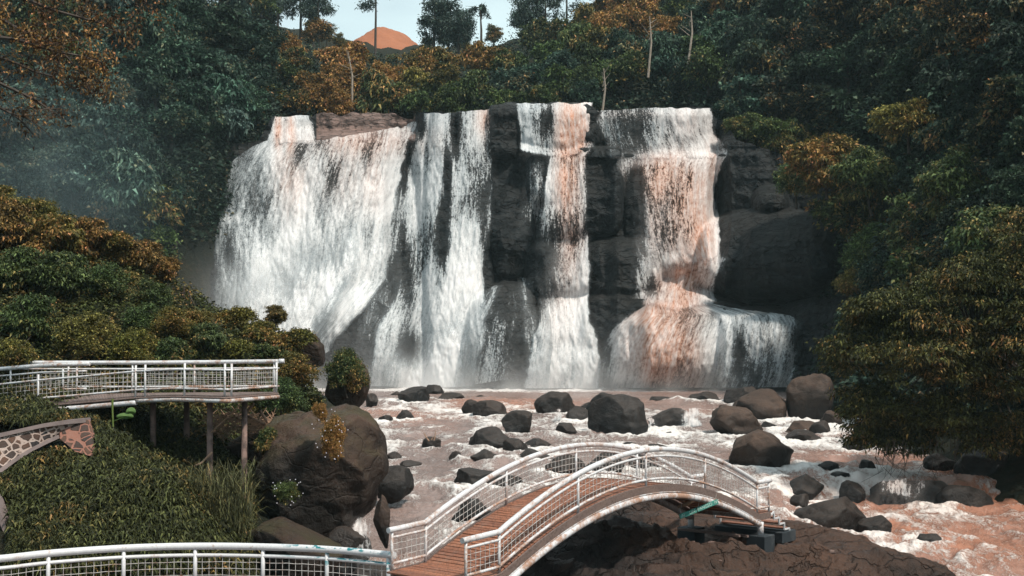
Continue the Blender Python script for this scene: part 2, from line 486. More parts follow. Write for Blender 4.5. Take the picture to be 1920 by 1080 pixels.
for a in ((0,0,2.9),(-8,6,2.9),(8,6,2.9),(-40,0,6),(40,0,4),(0,13,1.2),(-10,14,1.5),(12,14,-.5),(0,-60,6),(-80,-60,8),(80,-60,8),
          (-90,40,30),(-130,100,60),(-150,200,90),(-60,260,75),(40,280,75),(150,240,120),(160,120,80),(110,50,50),(90,20,25),(-600,600,60),(0,900,60),(600,600,80),(-600,-600,10),(600,-600,10),(-600,0,80),(600,0,80),
          (-45,108,8),(-40,120,6)):
    CP.append(a)
CP = np.array(CP, float)
def _rbf_fit(C, z, sm=.3):
    D = np.linalg.norm(C[:, None, :] - C[None, :, :], axis=-1)
    n = len(C); A = np.zeros((n + 3, n + 3))
    A[:n, :n] = D - np.eye(n) * sm; A[:n, n] = 1; A[:n, n + 1:] = C; A[n, :n] = 1; A[n + 1:, :n] = C.T
    return np.linalg.solve(A, np.concatenate([z, np.zeros(3)]))
def _rbf_eval(w, C, Q):
    out = np.empty(len(Q)); n = len(C)
    for i in range(0, len(Q), 20000):
        q = Q[i:i + 20000]
        D = np.sqrt(((q[:, None, :] - C[None]) ** 2).sum(-1))
        out[i:i + 20000] = D @ w[:n] + w[n] + q @ w[n + 1:]
    return out
_w = _rbf_fit(CP[:, :2], CP[:, 2])
def axis(lo, hi, step, far, k):
    core = np.arange(lo, hi + .01, step)
    a = hi + (far - hi) * np.linspace(0, 1, k + 1)[1:] ** 2.2
    b = lo - (far + lo) * np.linspace(0, 1, k + 1)[1:] ** 2.2
    return np.concatenate([b[::-1], core, a])
TX = axis(-75., 75., .5, 640., 18)
TY = np.concatenate([-np.linspace(1, 0, 12)[:-1] ** 2.2 * 200, np.arange(0, 70, .4), np.arange(70, 235, .8), 235 + np.linspace(0, 1, 22)[1:] ** 2 * 560])
GX, GY = np.meshgrid(TX, TY)
Q_ = np.stack([np.clip(GX, -600, 600).ravel(), np.clip(GY, -600, 900).ravel()], -1)
TZ = _rbf_eval(_w, CP[:, :2], Q_).reshape(GX.shape)
_far = smooth(0, 60, np.hypot(GX, GY - 60))
TZ = TZ + (fbm(GX * .35, GY * .35, 0, 4, 3) * .9 * _far + fbm(GX * .08, GY * .08, 0, 3, 9) * 2.0 * smooth(70, 120, GY))
# keep the ground below the water in the river's channel
_ch = smooth(-14, -9, GX) * smooth(24, 19, GX) * smooth(24, 30, GY) * smooth(124, 118, GY)
def terr(X, Y):
    X = np.asarray(X, float); Y = np.asarray(Y, float)
    i = np.clip(np.searchsorted(TX, X) - 1, 0, len(TX) - 2); j = np.clip(np.searchsorted(TY, Y) - 1, 0, len(TY) - 2)
    u = np.clip((X - TX[i]) / (TX[i + 1] - TX[i]), 0, 1); v = np.clip((Y - TY[j]) / (TY[j + 1] - TY[j]), 0, 1)
    return (TZ[j, i] * (1 - u) + TZ[j, i + 1] * u) * (1 - v) + (TZ[j + 1, i] * (1 - u) + TZ[j + 1, i + 1] * u) * v
me = mesh_np("ground", np.stack([GX, GY, TZ], -1).reshape(-1, 3), gridfaces(len(TY), len(TX)))
tag(link("ground", me, M_SOIL), "dark overgrown valley ground and slopes", kind="structure")

# where each line of sight meets the ground
HSTEP = 8
HX = np.arange(-560, 2601, HSTEP); HY = np.arange(-80, 1161, HSTEP)
hx, hy = np.meshgrid(HX, HY)
HIT = np.full(hx.shape, np.nan)
for Yq in np.concatenate([np.arange(24, 100, .4), np.arange(100, 260, .8)]):
    Q = P(hx, hy, Yq)
    hit = np.isnan(HIT) & (Q[..., 2] < terr(Q[..., 0], Q[..., 1]))
    HIT[hit] = Yq
def ground_at(px, py):
    i = int(round((px - HX[0]) / HSTEP)); j = int(round((py - HY[0]) / HSTEP))
    i = min(max(i, 0), len(HX) - 1); j = min(max(j, 0), len(HY) - 1)
    return HIT[j, i]

# orange bare hill far behind
hq = P(727, 140, 275.0)
n = 60; r_, a_ = np.meshgrid(np.linspace(0, 1, n), np.linspace(0, 2 * np.pi, 90))
hxv = hq[0] + r_ * 16 * np.cos(a_) * (1 + .12 * np.sin(a_ * 3)); hyv = hq[1] + r_ * 30 * np.sin(a_)
hzv = hq[2] - 3 + 12.6 * np.cos(r_ * np.pi / 2) ** 1.1 + fbm(hxv * .35, hyv * .35, 0, 5, 5) * .8
t = NT("bare_orange_earth"); p = t.pos(); nn = t.noise(p, .5, 8, .7)
M_EARTH = t.done(t.bsdf(t.mix(nn, t.mix(t.noise(p, 2.2, 5, .7), (.30, .105, .06), (.15, .075, .04)), (.36, .15, .085)), .95, t.bump(nn, .7, .5), .1))
tag(link("hill", mesh_np("hill", np.stack([hxv, hyv, hzv], -1).reshape(-1, 3), gridfaces(90, n)), M_EARTH), "bare orange earth hill under the sky gap", kind="structure")

# ================================================================= cliff
def pl(pts, x):
    a = np.array(pts, float); return np.interp(x, a[:, 0], a[:, 1])
TOPL = [(250,300),(330,262),(400,272),(460,268),(486,262),(508,220),(585,218),(604,213),(640,215),(700,209),(745,216),(775,224),(785,212),(850,210),(914,204),(920,196),(950,191),(975,194),(1100,193),(1112,200),(1122,207),(1200,203),(1330,201),(1342,222),(1362,228),(1380,260),(1500,300),(1640,380),(1700,420)]
def domeb(u, v, cx, cy_, rx, ry, amp, pw=2.0, ex=.5):
    d = np.abs((u - cx) / rx) ** pw + np.abs((v - cy_) / ry) ** pw
    return amp * np.clip(1 - d, 0, 1) ** ex
def cliffY(u, v, rough=True):
    """forward distance of the rock face seen at (u, v)"""
    u = np.asarray(u, float); v = np.asarray(v, float)
    Y = 134.0 - 9.0 * smooth(200, 720, v)
    Y = Y - pl([(300, 2), (400, 0), (1300, 0), (1345, -2), (1360, 0), (1500, 6), (1640, 14), (1720, 22)], u)
    Y = Y + 4.0 * smooth(262, 240, v) * smooth(480, 600, u) * smooth(800, 770, u)          # rim set back over the big curtain
    Y = Y - 3.0 * smooth(560, 640, u) * smooth(790, 740, u) * smooth(250, 300, v) * 0
    B = 0
    def m(x):
        nonlocal B; B = np.maximum(B, x)
    m(domeb(u, v, 590, 500, 190, 330, 3.0, 2.6))                 # swell under the big curtain
    m(domeb(u, v, 455, 560, 70, 170, 4.0, 2.5))
    m(domeb(u, v, 675, 640, 100, 122, 6.5, 2.2))                # smooth hump
    m(domeb(u, v, 955, 655, 92, 128, 6.5, 2.3))                 # smooth hump, thin threads
    m(domeb(u, v, 845, 250, 26, 48, 1.5, 3))
    m(domeb(u, v, 860, 480, 66, 330, 2.2, 3))
    m(domeb(u, v, 945, 246, 31, 54, 3.2, 4, .35))
    m(domeb(u, v, 1104, 236, 22, 42, 2.6, 4, .35))
    m(domeb(u, v, 1018, 330, 34, 44, 3.4, 4, .35))
    m(domeb(u, v, 960, 400, 44, 120, 2.2, 3.5, .4))
    m(domeb(u, v, 1040, 240, 78, 50, 1.6, 4, .4))
    m(domeb(u, v, 1118, 360, 51, 84, 4.6, 4, .33))              # tall column
    m(domeb(u, v, 1122, 288, 44, 14, 5.2, 4, .33))
    m(domeb(u, v, 1160, 505, 72, 60, 5.2, 3, .4))
    m(domeb(u, v, 1150, 600, 60, 58, 6.0, 3, .4))
    m(domeb(u, v, 1015, 510, 34, 62, 4.0, 2.4, .45))
    m(domeb(u, v, 1265, 640, 160, 96, 7.5, 3, .45))             # lowest tier
    m(domeb(u, v, 1420, 665, 84, 92, 8.5, 4, .4))
    m(domeb(u, v, 1262, 400, 92, 112, 2.6, 3, .5))
    m(domeb(u, v, 1200, 500, 40, 60, 4.0, 3, .5))
    m(domeb(u, v, 1440, 480, 135, 92, 9.5, 2.6, .42))           # big smooth buttress on the right
    m(domeb(u, v, 1442, 378, 38, 34, 6.5, 2.2, .5))
    m(domeb(u, v, 1390, 330, 60, 90, 3.0, 2.5, .5))
    m(domeb(u, v, 1545, 640, 90, 90, 6.5, 4, .4))
    m(domeb(u, v, 1560, 735, 110, 60, 8.5, 4, .4))
    Y = Y - B
    Y = Y + 1.6 * domeb(u, v, 755, 400, 34, 190, 1, 2, .6) + 1.2 * domeb(u, v, 985, 560, 40, 120, 1, 2, .6) + 3 * domeb(u, v, 1350, 380, 22, 130, 1, 2, .6)
    led = smooth(284, 292, v) * 1.8 * smooth(1130, 1160, u) * smooth(1375, 1350, u) + smooth(560, 570, v) * 2.0 * smooth(1180, 1220, u) * smooth(1500, 1400, u)
    Y = Y - led
    if rough:
        x = u * .056; z = v * .056
        wx_ = x + 1.5 * fbm(x * .2, z * .2, 0, 3, 61); st = vn(wx_ * .10, z * .55, 0, 5)
        blk = ridged(wx_ * .22, z * .22, 1.7, 4, 8); colm = ridged(wx_ * .5, z * .10, 4.2, 3, 62)
        sm_ = .25 * smooth(1330, 1380, u) * smooth(385, 420, v) * smooth(640, 560, v)
        Y = Y - (1 - .7 * sm_) * (1.0 * (blk - .4) + .7 * (colm - .4) + .35 * np.sign(st) * np.abs(st) ** .4 + .35 * fbm(x * 1.3, z * 1.6, 3, 4, 2))
    return Y
cu = np.arange(250, 1701, 1.7)
cvt = np.concatenate([[0, .0005], np.linspace(.004, 1, 330)])
top_ = pl(TOPL, cu) + fbm(cu * .05, 0, 0, 3, 4) * 5
U = np.broadcast_to(cu[None], (len(cvt), len(cu)))
V = top_[None] + (765 - top_[None]) * cvt[:, None]
CY = cliffY(U, V)
CV = P(U, V, CY)
# plateau rows running back from the rim
back = []
for k, (dy, dz) in enumerate(((18, -1.5), (9, -.6), (3.2, -.25), (1.2, -.05))):
    b = CV[0].copy(); b[:, 1] += dy; b[:, 0] *= (b[:, 1] / (b[:, 1] - dy)); b[:, 2] += dz; back.append(b)
CV = np.concatenate([np.stack(back), CV], 0)
me = mesh_np("cliff", CV.reshape(-1, 3), gridfaces(CV.shape[0], CV.shape[1]))
me.materials.append(M_CLIFF); me.materials.append(M_RIM)
fi = np.zeros(len(me.polygons), np.int32).reshape(CV.shape[0] - 1, CV.shape[1] - 1)
Vc = np.concatenate([np.repeat(V[:1], 4, 0), V], 0)[:-1, :-1]; Uc = np.broadcast_to(cu[None, :-1], Vc.shape)
fi[(Uc > 592) & (Uc < 778) & (Vc < 266)] = 1
me.polygons.foreach_set("material_index", fi.ravel())
tag(link("cliff", me), "dark wet basalt cliff behind the waterfall", kind="structure")

# ================================================================= falls
MUDS = [(522,240,8,40,.9),(545,245,7,40,.8),(545,330,30,70,.45),(690,262,110,30,.6),(640,330,45,60,.3),(700,330,20,70,.35),(908,222,16,36,.7),(935,330,10,60,.15),
        (1070,235,30,60,1.0),(1062,330,22,60,.95),(1070,430,26,80,.75),(1050,560,40,80,.25),(1240,330,60,40,.95),(1290,400,44,80,.75),(1235,400,50,90,.45),(1320,470,22,70,.7),
        (1180,215,60,12,.3),(1282,535,26,36,1.5),(1232,535,10,20,.4),(1250,590,60,22,.7),(1240,650,44,80,1.35),(1290,660,30,60,.6),(1180,640,40,70,.22),(1340,300,16,60,.5),(1420,640,60,60,.08),
        (1290,230,40,40,.3),(1090,250,16,50,.5)]
def mudf(u, v):
    r = 0
    for (a, b, sx, sy, k) in MUDS: r = r + k * np.exp(-((u - a) / sx) ** 2 - ((v - b) / sy) ** 2)
    return np.clip(r, 0, 1)
GAPS = [(757,300,14,60,.25),(700,330,36,70,.22),(620,330,20,60,.25),(660,380,24,80,.20),(600,400,15,60,.18),(690,430,12,70,.25),(430,470,12,50,.3),(455,520,14,50,.25),(640,460,12,60,.2),(560,290,16,30,.25),(480,330,16,40,.2),
        (790,235,8,30,.6),(854,240,10,50,.9),(838,330,9,70,.75),(830,430,12,90,.7),(822,520,10,50,.35),(770,655,26,34,.75),(800,300,8,60,.2),(905,420,8,80,.2),(765,500,10,60,.3),
        (1022,235,20,45,.4),(1000,240,8,40,.3),(1016,500,22,40,.55),(1004,560,16,30,.4),(1388,660,13,60,.55),(1355,650,12,60,.15),(1440,650,18,60,.22),(1475,660,8,60,.15),(1410,700,18,40,.35),(1140,670,14,44,.45),(1165,620,16,30,.25),
        (1190,400,24,110,.62),(1200,470,20,40,.4),(1250,440,40,70,.15),(1200,240,30,40,.25),(1170,240,14,40,.2),(1255,240,12,40,.25),(1225,540,14,24,.5),(1285,450,12,40,.1),(1350,275,14,18,.5),(1345,240,10,22,.8)]
def gapf(u, v):
    r = 0
    for (a, b, sx, sy, k) in GAPS: r = np.maximum(r, k * np.exp(-((u - a) / sx) ** 2 - ((v - b) / sy) ** 2))
    return r
CLOUDS = [(1245,650,60,80,.8),(1290,530,40,30,.7),(1440,640,45,70,.55),(1335,620,40,60,.6),(455,345,40,50,.6),(470,300,40,26,.5),(440,560,60,130,.8),(590,440,50,70,1),(560,540,130,80,.9),(500,620,130,90,.9),(690,385,48,45,.9),(665,480,60,60,.8),(432,424,30,18,.8),(505,330,32,45,.7),(570,380,24,50,.6),(1060,600,60,60,.8),(850,650,70,60,.8),(1035,510,26,40,.7),
          (1250,296,110,10,.9),(1280,500,50,22,.8),(1200,600,40,30,.3),(640,600,90,50,.8),(890,250,16,40,.5),(800,700,90,30,.8),(1180,715,80,20,.7)]
def cloudf(u, v):
    r = 0
    for (a, b, sx, sy, k) in CLOUDS: r = np.maximum(r, k * np.exp(-((u - a) / sx) ** 2 - ((v - b) / sy) ** 2))
    return r
def fall(label, top, bot, L, R, dens=.85, off=.5, edge=.12, seed=0, du=2.0, dv=2.5, softtop=0.0, softbot=0.0, flat=0.0, fade=0.0, fan=0.0, soft=0.3, group="tiers and curtains of the waterfall", n=1.0):
    wid_ = float(np.mean([b[1] for b in R]) - np.mean([b[1] for b in L])); ex_ = min(12.0, .12 * wid_)
    L = [(a_, b_ - ex_) for a_, b_ in L]; R = [(a_, b_ + ex_) for a_, b_ in R]
    sw = max(b[1] for b in R) - min(b[1] for b in L)
    nc = max(8, int(sw / du)); nr = max(10, int((max(y for _, y in bot) - min(y for _, y in top)) / dv))
    s = np.linspace(0, 1, nc)[None]; tt = np.linspace(0, 1, nr)[:, None]
    # first guess of u from the curves, then rows
    y0 = min(y for _, y in top); y1 = max(y for _, y in bot)
    v = y0 + (y1 - y0) * tt + 0 * s
    for _ in range(3):
        u = pl(L, v) * (1 - s) + pl(R, v) * s
        v = (pl(top, u) + 3.5 * fbm(u * .07, seed, 0, 3, seed + 9)) * (1 - tt) + pl(bot, u) * tt
    u = pl(L, v) * (1 - s) + pl(R, v) * s
    Yc = cliffY(u, v, False)
    for _ in range(int(3)):                     # the water leaves sharp steps and falls clear of them
        Yc = np.minimum(Yc, np.concatenate([Yc[:1], Yc[:-1]], 0) + .12)
    k = np.ones(5) / 5
    Yp = np.pad(Yc, 2, mode='edge')
    Yc = sum(Yp[2 + a:2 + a + Yc.shape[0], 2:-2] for a in range(-2, 3)) / 5
    Yp = np.pad(Yc, 2, mode='edge')
    Yc = sum(Yp[2:-2, 2 + a:2 + a + Yc.shape[1]] for a in range(-2, 3)) / 5
    if flat: Yc = Yc * (1 - flat) + flat * (np.sort(Yc, axis=1)[:, :max(1, Yc.shape[1] // 3)].mean(1, keepdims=True))
    x = u * .056; z = v * .056
    ar = np.minimum(1, tt / .12)
    cl = cloudf(u + 40 * fbm(x * .15, z * .15, seed, 3, 90), v + 50 * fbm(x * .2, z * .12, seed, 3, 91))
    Y = Yc - off - .9 * off * ar - cl * .45 * (fbm(x * .45, z * .45, seed + 3, 4, seed) + .3) - (.22 * fbm(x * 1.1 + seed, z * .3, seed, 4, seed) + .16 * fbm(x * 3.3, z * 1.2, seed, 3, seed + 5)) * (.4 + ar)
    Y = Y + .9 * ((2 * s - 1) ** 6) * 1.1
    V3 = P(u, v, Y)
    wob = .05 + .05 * vn(v * .04, seed, 0, seed)
    wpx = np.maximum(pl(R, v) - pl(L, v), 8); e = np.minimum(s, 1 - s) * wpx + np.minimum(14, wpx * .13) * fbm(v * .022, s * 3, seed, 6, seed + 1) + 2
    de = smooth(0, max(edge * 220, 16), e)
    big = fbm(x * .20 + z * .05, z * .10, seed, 4, seed + 2)
    cl = cloudf(u + 40 * fbm(x * .15, z * .15, seed, 3, 90), v + 50 * fbm(x * .2, z * .12, seed, 3, 91))
    D = dens * de + .24 * cl * de + .62 * big * de * (1 - .5 * cl) - gapf(u, v) - .30 * (1 - de)
    if softtop: D = D - .9 * smooth(softtop * (1 + .8 * fbm(u * .03, seed, 1, 3, seed + 3)), 0, tt)
    if softbot: D = D - .8 * smooth(1 - softbot, 1, tt)
    D = D * (1 - fade * smooth(.35, 1, tt))
    D = np.where(de < .02, -.6, D)
    me = mesh_np("waterfall", V3.reshape(-1, 3), gridfaces(nr, nc))
    fattr(me, "dens", np.clip(D, -1, 1.25)); fattr(me, "mud", mudf(u, v))
    fattr(me, "soft", np.clip(soft * .7 + 1.0 * cl + .6 * smooth(.6, 1, tt) * soft, 0, 1.3))
    uvl = me.uv_layers.new(name="UVMap")
    vi = np.empty(len(me.loops), np.int32); me.loops.foreach_get("vertex_index", vi)
    uvp = np.stack([(pl(L, 300 + 0 * v) * 0 + (x + seed * 3.1)).ravel(), (z + .0 * u).ravel()], -1)
    # streaks follow the strip: u runs across it, v along it
    uu = (s * (pl(R, v) - pl(L, v)).mean() * .056 + seed * 7.3) + 0 * v
    uvp[:, 0] = uu.ravel()
    uvl.data.foreach_set("uv", uvp[vi].astype(np.float32).ravel())
    o = link("waterfall", me, M_FALL)
    return tag(o, label, "waterfall", group, "structure")

big_top = [(400,425),(405,400),(420,350),(440,302),(470,275),(500,264),(560,262),(600,262),(650,254),(700,247),(740,238),(775,228)]
fall("broad white curtain, the widest, left of the dark cleft", big_top, [(400,690),(600,668),(700,610),(790,560)],
     [(228,470),(264,468),(300,440),(350,420),(400,407),(425,400),(560,405),(640,410),(700,420)], [(228,776),(262,768),(300,762),(350,750),(400,736),(450,728),(500,722),(530,716),(560,692),(600,655),(640,618),(700,600)], .74, .9, .07, 1, soft=.4)
fall("white jet billowing in front of the broad left curtain", [(400,435),(430,425),(480,440),(560,410),(640,380),(720,350)], [(400,690),(720,690)],
     [(350,640),(400,500),(430,402),(560,405),(700,420)], [(350,740),(420,715),(500,700),(560,670),(640,612),(700,600)], .80, 1.9, .35, 2, soft=.9, softtop=.55)
fall("slanting white sheet sliding down the left side of the smooth hump", [(560,660),(620,590),(680,545),(735,519),(760,519)], [(560,700),(600,690),(640,640),(700,575),(750,532)],
     [(515,735),(560,690),(600,640),(650,600),(700,570)], [(515,762),(535,745),(560,712),(600,668),(650,625),(700,605)], 1.0, .6, .2, 3, soft=.8)
fall("small tan cascade at the top left corner of the falls", [(508,219),(585,217)], [(495,280),(540,272),(590,276)], [(215,512),(272,502)], [(215,578),(245,584),(272,592)], .62, .5, .06, 4, soft=.15, softbot=.15)
fall("twin white cascade below the dark notched lip in the middle", [(782,214),(850,211),(914,205),(925,203)], [(690,724),(890,724)],
     [(205,783),(260,777),(300,768),(400,762),(500,757),(560,738),(620,714),(724,692)], [(205,922),(260,924),(300,928),(350,925),(400,920),(500,910),(560,906),(600,905),(650,905),(724,890)], .70, .8, .10, 5, soft=.3)
fall("white apron spreading at the foot of the twin cascade", [(700,610),(800,560),(900,560),(925,540)], [(688,726),(900,726)],
     [(530,780),(600,716),(650,700),(726,682)], [(530,935),(560,930),(600,920),(650,914),(726,905)], .88, 1.7, .35, 6, soft=.8, softtop=.5)
fall("orange tinted curtain falling off the highest lip", [(972,194),(1100,193)], [(975,286),(1010,296),(1060,304),(1108,284)], [(190,974),(290,980)], [(190,1099),(290,1107)], .72, .6, .05, 7, soft=.25, softbot=.10, flat=.9)
fall("tan white plunge beside the tall dark column", [(1030,288),(1080,288),(1105,270)], [(985,728),(1122,728)],
     [(270,1036),(300,1026),(350,1018),(400,1016),(450,1014),(500,1000),(560,1008),(600,1010),(650,998),(728,985)], [(270,1106),(295,1094),(350,1100),(400,1100),(450,1106),(500,1108),(560,1104),(600,1110),(650,1118),(728,1122)], .70, .9, .08, 8, soft=.3, flat=.9)
fall("white spray fan below the tan plunge", [(990,520),(1100,500)], [(980,728),(1125,728)], [(500,1010),(560,1012),(620,1005),(728,980)], [(500,1106),(600,1112),(728,1128)], .85, 1.8, .3, 9, soft=.9, softtop=.4)
fall("thin veil over the dark block left of the tan plunge", [(984,286),(1012,286)], [(960,520),(1030,520)], [(280,980),(350,978),(450,958),(520,950)], [(280,1030),(350,1026),(450,1034),(520,1040)], .66, .5, .12, 10, soft=.3, softbot=.5)
fall("fine white threads running over the middle smooth hump", [(880,600),(905,560),(930,536),(960,532),(1000,545),(1015,575)], [(870,724),(1020,700)],
     [(530,915),(560,898),(600,890),(724,868)], [(530,990),(560,1008),(600,1016),(724,1012)], .42, .35, .1, 11, soft=.1)
fall("white curtain at the top right of the falls", [(1122,207),(1200,204),(1330,202)], [(1140,306),(1365,304)], [(200,1123),(310,1150)], [(200,1330),(250,1336),(275,1352),(310,1360)], .74, .6, .06, 12, soft=.35, softbot=.12)
fall("tiny overflow beside the right rock wall", [(1332,262),(1362,262)], [(1330,300),(1362,300)], [(258,1334),(300,1330)], [(258,1362),(300,1360)], .8, .5, .2, 13)
fall("orange brown speckled curtain of the second tier on the right", [(1162,284),(1200,288),(1250,284),(1300,287),(1362,278)], [(1170,552),(1230,530),(1290,512),(1345,510)],
     [(285,1164),(350,1172),(400,1180),(450,1188),(490,1206),(545,1215)], [(285,1362),(320,1346),(350,1342),(400,1338),(450,1340),(490,1346),(545,1335)], .74, .75, .07, 14, soft=.3, softbot=.14)
fall("short orange chute between the second and lowest tiers", [(1205,488),(1345,470)], [(1225,582),(1270,596),(1320,584)], [(465,1212),(520,1220),(596,1195)], [(465,1362),(510,1345),(540,1332),(596,1345)], .88, .8, .08, 15, soft=.4, softbot=.2, softtop=.22)
fall("thin side trickle left of the orange chute", [(1165,430),(1200,430)], [(1180,560),(1245,560)], [(425,1166),(480,1172),(560,1180)], [(425,1214),(480,1240),(560,1260)], .72, .4, .15, 16, soft=.2)
fall("lowest tier, a wide skirt of white and orange water at right", [(1190,585),(1225,566),(1300,562),(1370,580),(1430,588),(1497,600)], [(1110,728),(1480,726)],
     [(560,1215),(580,1190),(610,1155),(650,1130),(728,1112)], [(560,1330),(572,1400),(590,1488),(605,1499),(650,1498),(700,1490),(728,1476)], .84, .8, .13, 17, soft=.35)

fall("faint veil in the dark cleft right of the broad curtain", [(745,236),(790,222)], [(700,560),(770,600)], [(220,742),(560,700),(600,700)], [(220,792),(400,770),(600,760)], .40, .5, .1, 21, soft=.2)
fall("faint veil left of the small side trickle", [(1160,292),(1215,290)], [(1170,470),(1235,520)], [(285,1160),(400,1172),(520,1196)], [(285,1215),(400,1225),(520,1250)], .56, .5, .1, 22, soft=.3)
fall("thin sheet sliding down the right side of the middle hump", [(975,520),(1010,530)], [(985,724),(1020,724)], [(515,965),(724,985)], [(515,1005),(724,1025)], .52, .5, .1, 23, soft=.4)
fall("thin white sheet on the left side of the middle hump", [(880,560),(925,535)], [(845,724),(900,724)], [(530,905),(600,880),(724,850)], [(530,950),(600,915),(724,892)], .66, .5, .1, 24, soft=.6)
fall("sparse trickles on the smooth left hump", [(660,575),(730,540)], [(640,690),(720,700)], [(530,690),(700,650)], [(530,745),(700,720)], .30, .35, .1, 25, soft=.05)
# ================================================================= boulders
# cx, top, bottom, width (photo pixels), material, label
BOULDERS = [
 (742,733,746,20,0,"small dark rock at the left edge of the plunge pool"),
 (779,722,756,70,0,"low dark boulder with two humps near the pool's left shore"),
 (814,716,743,38,0,"rounded dark boulder behind the low double hump rock"),
 (843,736,751,56,0,"flat dark rock in the pool right of the rounded boulder"),
 (900,740,748,26,0,"tiny flat rock alone in the plunge pool"),
 (880,748,777,34,0,"upright dark rock leaning against a wider grey boulder"),
 (919,749,782,74,0,"wide grey boulder with water spilling past its right side"),
 (1043,734,779,86,0,"tall peaked dark boulder in mid pool"),
 (1081,760,792,52,0,"squat dark boulder between the peaked and the largest pool rock"),
 (1101,753,772,32,0,"small rock tucked behind the squat dark boulder"),
 (1140,735,790,78,0,"dark shoulder of rock behind the largest pool boulder"),
 (1160,737,816,124,0,"largest grey black boulder in the middle of the river"),
 (1236,741,752,44,0,"flat wet green grey rock in the pool right of centre"),
 (1252,760,804,72,0,"wet dark boulder with white water falling over its side"),
 (1325,733,753,74,0,"broad low slab of rock at the right of the pool"),
 (1396,715,760,78,0,"dark boulder at the foot of the lowest tier"),
 (1424,729,790,122,1,"large brown black boulder beneath the lowest tier"),
 (1376,754,820,104,1,"smooth brown boulder left of the tall brown rock stack"),
 (1419,797,880,136,1,"huge rounded boulder with brown top beside the far bridge end"),
 (1524,695,792,100,1,"tall brown rock against the right cliff foot"),
 (1556,768,800,44,1,"small brown rock right of the tall brown rock"),
 (1508,787,814,76,1,"flat brown rock at the right bank's edge"),
 (1505,803,829,64,0,"dark wet rock before the flat brown rock"),
 (1538,788,816,42,0,"dark round rock on the right bank under the leaves"),
 (760,767,790,36,0,"small pointed rock in the rapids at left"),
 (722,777,793,34,0,"wet rock washed over by foam at far left"),
 (972,768,814,66,0,"steep sided black boulder left of the river's centre"),
 (1061,792,816,46,0,"round black rock behind the bridge's near arch top"),
 (916,799,841,92,0,"sloping black ledge rock in the left rapids"),
 (968,818,850,54,0,"black rock joined to the sloping ledge rock"),
 (1010,821,842,68,0,"long low black rock right of the ledge"),
 (912,840,866,58,0,"rounded black rock before the sloping ledge"),
 (1000,842,866,84,0,"wide flat black rock before the ledge cluster"),
 (856,845,864,28,0,"small foam ringed rock in the left rapids"),
 (811,819,842,40,0,"rock with dead sticks caught on it"),
 (738,847,864,32,0,"dark rock beside the giant boulder at the left bank"),
 (768,863,875,46,0,"pair of tiny rocks just above the left water line"),
 (893,872,917,88,0,"dark boulder behind the bridge's far rail at left"),
 (948,889,918,86,0,"flat dark boulder seen through the far rail"),
 (1062,846,892,80,0,"black boulder framed by the far rail near the arch top"),
 (1136,846,892,78,0,"black boulder framed between the two bridge rails"),
 (1205,848,882,64,0,"dark rock behind the near rail's highest point"),
 (1180,829,841,36,0,"small rock just above the far rail's top"),
 (1233,831,843,48,0,"low rock just behind the top of the near rail"),
 (1253,808,818,18,0,"tiny black rock in open water right of centre"),
 (1442,789,806,38,0,"small dark rock on top of the huge rounded boulder's shoulder"),
 (884,936,978,84,0,"wet black rock under the bridge seen through the left rail"),
 (1510,890,929,88,0,"black boulder in orange rapids right of the bridge end"),
 (1560,927,992,136,0,"large glossy black boulder in the lower right rapids"),
 (1644,967,1006,74,0,"smaller black boulder touching the large glossy one"),
 (1502,924,952,38,0,"small rock squeezed left of the large glossy boulder"),
 (1743,994,1021,46,0,"lone pointed black rock in the lower right river"),
 (1552,864,884,40,0,"wet rock in the rapids before the leaning foliage"),
 (1627,858,884,34,0,"small wet rock in the right rapids under branches"),
 (1608,826,848,58,0,"dark rock at the far right water's edge"),
 (1574,884,894,36,0,"low ledge stone amid white water at right"),
 (1716,1044,1064,34,0,"dark stone at the edge of the bedrock lower right"),
 (696,735,762,26,0,"dark rock beside the bush covered stone"),
]
def boulder_mesh(rx, ry, rz, seed, sub=5, planes=13, rough=.12):
    bm = bmesh.new(); bmesh.ops.create_icosphere(bm, subdivisions=sub, radius=1)
    me = bpy.data.meshes.new("boulder"); bm.to_mesh(me); bm.free()
    n = len(me.vertices); v = np.empty(n * 3, np.float32); me.vertices.foreach_get("co", v); v = v.reshape(-1, 3).astype(float)
    g = np.random.default_rng(seed)
    for k in range(planes):
        nn = g.normal(size=3); nn[2] = nn[2] * .8 + .1; nn /= np.linalg.norm(nn); d = g.uniform(.58, .90)
        e = v @ nn - d
        v = v - np.maximum(e, 0)[:, None] * nn[None] * .93
    v = v / np.abs(v).max(0)
    s = seed * 1.37
    f = 1 + rough * fbm(v[:, 0] * 1.6 + s, v[:, 1] * 1.6, v[:, 2] * 1.6, 3, seed) * 1.8 + rough * .5 * ridged(v[:, 0] * 3 + s, v[:, 1] * 3, v[:, 2] * 3, 3, seed) * .6
    v = v * f[:, None] * np.array([rx, ry, rz]) / np.array([1.03, 1, 1.03])
    me.vertices.foreach_set("co", v.astype(np.float32).ravel()); me.update()
    return me
BL = []
for i, (cx, tp, bt, w, mi, lab) in enumerate(BOULDERS):
    Y0 = ybase(cx, bt - 2); wm = w * Y0 / FPX; hm = (bt - tp) * Y0 / FPX
    rx = wm / 2; ry = rx * random.uniform(.75, 1.0); rz = (hm + .3 * rx) / 2 * 1.05
    yc = Y0 + ry * .75
    sc_ = yc / Y0; rx *= sc_; rz *= sc_
    zt = P(cx, tp, yc)[2]; X = P(cx, bt, yc)[0]
    o = link("boulder", boulder_mesh(rx, ry, rz, 40 + i, 5 if w > 60 else 4), [M_BOULD, M_BROWN][mi])
    o.location = (X, yc, zt - rz)
    tag(o, lab, "boulder", "boulders scattered in the river")
    BL.append((X, yc, rx, ry))
